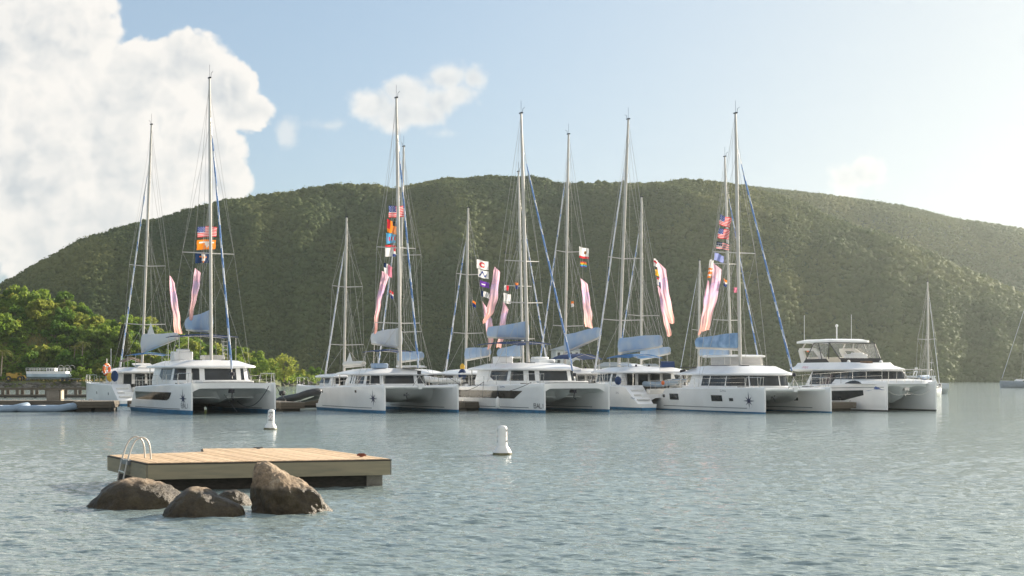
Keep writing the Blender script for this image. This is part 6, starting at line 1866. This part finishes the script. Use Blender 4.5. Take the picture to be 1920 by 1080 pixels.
# ------------------------------------------------------------------ boulders
def rock_mat():
    m = bpy.data.materials.new('granite_boulder'); m.use_nodes = True
    t = m.node_tree; b = t.nodes['Principled BSDF']; tcn = t.nodes.new('ShaderNodeTexCoord'); ob = tcn.outputs['Object']
    def nz(sc, det, r=.6):
        n = t.nodes.new('ShaderNodeTexNoise'); n.inputs['Scale'].default_value = sc; n.inputs['Detail'].default_value = det; n.inputs['Roughness'].default_value = r; t.links.new(ob, n.inputs['Vector']); return n.outputs[0]
    a = nz(4.5, 10, .68); c = nz(38, 6, .65); g = nz(1.1, 3)
    cr = t.nodes.new('ShaderNodeValToRGB'); e = cr.color_ramp.elements
    e[0].position = .30; e[0].color = (.11, .08, .055, 1); e[1].position = .72; e[1].color = (.56, .46, .34, 1); k = e.new(.5); k.color = (.34, .25, .165, 1)
    t.links.new(a, cr.inputs[0])
    sp = t.nodes.new('ShaderNodeMix'); sp.data_type = 'RGBA'; sp.blend_type = 'MULTIPLY'; sp.inputs[0].default_value = .75
    mr = t.nodes.new('ShaderNodeMapRange'); mr.inputs[1].default_value = .3; mr.inputs[2].default_value = .65; mr.inputs[3].default_value = .55; mr.inputs[4].default_value = 1.1; t.links.new(c, mr.inputs[0])
    t.links.new(cr.outputs[0], sp.inputs[6]); t.links.new(mr.outputs[0], sp.inputs[7])
    # wet, algae-stained foot
    s3 = t.nodes.new('ShaderNodeSeparateXYZ'); t.links.new(ob, s3.inputs[0])
    ad = t.nodes.new('ShaderNodeMath'); ad.operation = 'MULTIPLY_ADD'; ad.inputs[1].default_value = .22; t.links.new(g, ad.inputs[0]); t.links.new(s3.outputs[2], ad.inputs[2])
    wet = t.nodes.new('ShaderNodeMapRange'); wet.inputs[1].default_value = .52; wet.inputs[2].default_value = .59; wet.inputs[3].default_value = 1; wet.inputs[4].default_value = 0; t.links.new(ad.outputs[0], wet.inputs[0])
    mw = t.nodes.new('ShaderNodeMix'); mw.data_type = 'RGBA'; t.links.new(wet.outputs[0], mw.inputs[0])
    dk = t.nodes.new('ShaderNodeMix'); dk.data_type = 'RGBA'; dk.blend_type = 'MULTIPLY'; dk.inputs[0].default_value = 1; dk.inputs[7].default_value = (.20, .19, .135, 1); t.links.new(sp.outputs[2], dk.inputs[6])
    t.links.new(sp.outputs[2], mw.inputs[6]); t.links.new(dk.outputs[2], mw.inputs[7]); t.links.new(mw.outputs[2], b.inputs['Base Color'])
    rr = t.nodes.new('ShaderNodeMapRange'); rr.inputs[3].default_value = .9; rr.inputs[4].default_value = .5; t.links.new(wet.outputs[0], rr.inputs[0]); t.links.new(rr.outputs[0], b.inputs['Roughness'])
    b1 = t.nodes.new('ShaderNodeBump'); b1.inputs['Strength'].default_value = 1.0; b1.inputs['Distance'].default_value = .10; t.links.new(a, b1.inputs['Height'])
    b2 = t.nodes.new('ShaderNodeBump'); b2.inputs['Strength'].default_value = .9; b2.inputs['Distance'].default_value = .022; t.links.new(c, b2.inputs['Height']); t.links.new(b1.outputs[0], b2.inputs['Normal']); t.links.new(b2.outputs[0], b.inputs['Normal'])
    return m
ROCK = rock_mat()
def boulder(label, d, top, dep, seed, amp=.048, front=.62):
    """top: (pixel column, height above water) along the skyline of the rock; dep = depth towards us and away"""
    tx = np.array([(p[0] - 960) / F * d for p in top]); th = np.array([p[1] for p in top])
    x0, x1 = tx[0], tx[-1]; cx = (x0 + x1) / 2
    nx, ny = 110, 84
    u = np.linspace(0, 1, nx); u = .5 - .5 * np.cos(u * PI)
    X = x0 + (x1 - x0) * u
    Hh = np.interp(X, tx, th)
    Hh = np.convolve(np.pad(Hh, 3, mode='edge'), np.ones(7) / 7, 'valid') + .35           # rock goes on under water
    D = dep * np.clip(np.sin(PI * np.clip(u, .004, .996)), 0, 1) ** .42
    a = np.linspace(0, PI, ny)
    ca, sa = np.cos(a), np.sin(a)
    py_ = np.sign(ca) * np.abs(ca) ** .85; pz = np.abs(sa) ** front
    V = np.stack([np.repeat(X[:, None], ny, 1) - cx, -D[:, None] * py_[None], Hh[:, None] * pz[None] - .35], -1)
    Q = V.reshape(-1, 3)
    c0 = np.array([0, 0, .1])
    nn = Q - c0; nn[:, 0] *= .4; nn /= np.linalg.norm(nn, axis=1, keepdims=True)
    ds = []
    for p in Q:
        v = Vector(p) + Vector((seed, seed * .7, 0))
        f1 = mnoise.voronoi(Vector((v.x * 2.3, v.y * 2.3, v.z * 3.2)))[0]
        f2 = mnoise.voronoi(v * 6.5)[0]
        ds.append(1.1 * (.30 - f1[0]) + .45 * (f2[1] - f2[0] - .3) + .7 * mnoise.fractal(v * 3.5, .9, 2.0, 5))
    Q = Q + nn * (np.array(ds) * amp)[:, None]
    idx = np.arange(nx * ny).reshape(nx, ny)
    q = np.stack([idx[:-1, :-1], idx[1:, :-1], idx[1:, 1:], idx[:-1, 1:]], -1).reshape(-1, 4)
    o = np_mesh('boulder', Q, q, ROCK, smooth=True)
    o.location = (cx, d, 0)
    return tag(o, label, 'boulder', 'boulders in front of the swimming platform')
boulder('long low brown boulder furthest left of the group, by the bathing ladder', 27.0, [(160, -.1), (166, .06), (178, .16), (196, .35), (215, .50), (235, .55), (275, .535), (300, .47), (325, .37), (342, .22), (352, -.1)], .72, 3)
boulder('rounded dark boulder nearest to us, middle of the group', 25.3, [(301, -.1), (307, .10), (318, .22), (336, .40), (360, .50), (385, .475), (410, .36), (440, .25), (455, .14), (462, -.1)], .62, 5, .045)
boulder('small boulder showing between the middle one and the tall one', 27.3, [(398, -.1), (405, .16), (420, .27), (440, .29), (460, .2), (470, .06), (476, -.1)], .4, 14, .05)
boulder('tall wedge-shaped boulder with a pale peak, right of the group', 26.0, [(469, -.05), (471, .35), (474, .72), (480, .87), (495, .90), (515, .85), (532, .77), (552, .62), (575, .52), (595, .38), (612, .18), (628, -.1)], .60, 21, .085, .5)

# ------------------------------------------------------------------ warning buoys
def buoy(label, px, py, d, rz, tilt=0.0):
    p = P(px, py, d); p.z = 0
    root = thing('marker_buoy', label, 'buoy', p, rz); root.rotation_euler = (0, tilt, rz)
    MB().lathe([(.30, -.2), (.31, .02), (.29, .07)], 24).build('float_collar', mat('algae_collar', (.13, .12, .06), .8, var=.4, scale=8), root)
    MB().lathe([(.285, .07), (.265, .13), (.225, .20), (.175, .27), (.155, .31), (.152, .80), (.140, .86), (.10, .90), (.03, .915)], 28).build('body', G['white'], root)
    r = .1545
    def wrap(polys, a0, z, name, mt, off=0.0):
        mb = MB()
        for pg in polys:
            mb.add([((r + off) * math.cos(a0 + u / r), (r + off) * math.sin(a0 + u / r), z + v) for u, v in pg], [tuple(range(len(pg)))])
        mb.build(name, mt, root, angle=0)
    red = mat('warning_red', (.36, .035, .03), .5)
    for a0 in (-PI / 2, PI / 2):
        o, i = .115, .072
        dia = [[(-o, 0), (0, -o), (0, -i), (-i, 0)], [(0, -o), (o, 0), (i, 0), (0, -i)], [(o, 0), (0, o), (0, i), (i, 0)], [(0, o), (-o, 0), (-i, 0), (0, i)], [(-.045, -.035), (-.035, -.045), (.045, .035), (.035, .045)], [(-.045, .035), (.035, -.045), (.045, -.035), (-.035, .045)]]
        wrap(dia, a0, .585, 'warning_diamond', red, .002)
        for txt, z in (('SWIM', .735), ('AREA', .40)):
            ps, w_ = text_polys(txt, .05, .24, .28)
            wrap([[(u - w_ / 2, v) for u, v in q] for q in ps], a0, z, 'lettering', G['ink_k'], .002)
buoy('white marker buoy with its red warning diamond towards us, left near the big catamaran', 507, 805, 64.7, R(0), R(3))
buoy('white marker buoy turned side-on in the open water, centre right', 942, 853, 44.2, R(82), 0)

# ------------------------------------------------------------------ haze
HAZE_DENSITY = 0.00013
def haze():
    o = MB().box((0, 0, 66), (3300, 3300, 142)).build('haze', [], None, angle=0)
    m = bpy.data.materials.new('sea_haze'); m.use_nodes = True; t = m.node_tree
    for n in list(t.nodes): t.nodes.remove(n)
    o_ = t.nodes.new('ShaderNodeOutputMaterial'); v = t.nodes.new('ShaderNodeVolumePrincipled')
    v.inputs['Color'].default_value = (.86, .95, .92, 1); v.inputs['Density'].default_value = HAZE_DENSITY; v.inputs['Anisotropy'].default_value = 0.68
    t.links.new(v.outputs[0], o_.inputs['Volume'])
    o.data.materials.append(m)
    tag(o, 'pale warm sea haze filling the air over the bay', 'haze', kind='stuff')
if HAZE_DENSITY > 0: haze()
S.cycles.use_denoising = True
S.cycles.volume_bounces = 0
S.cycles.max_bounces = 8
S.cycles.transparent_max_bounces = 12
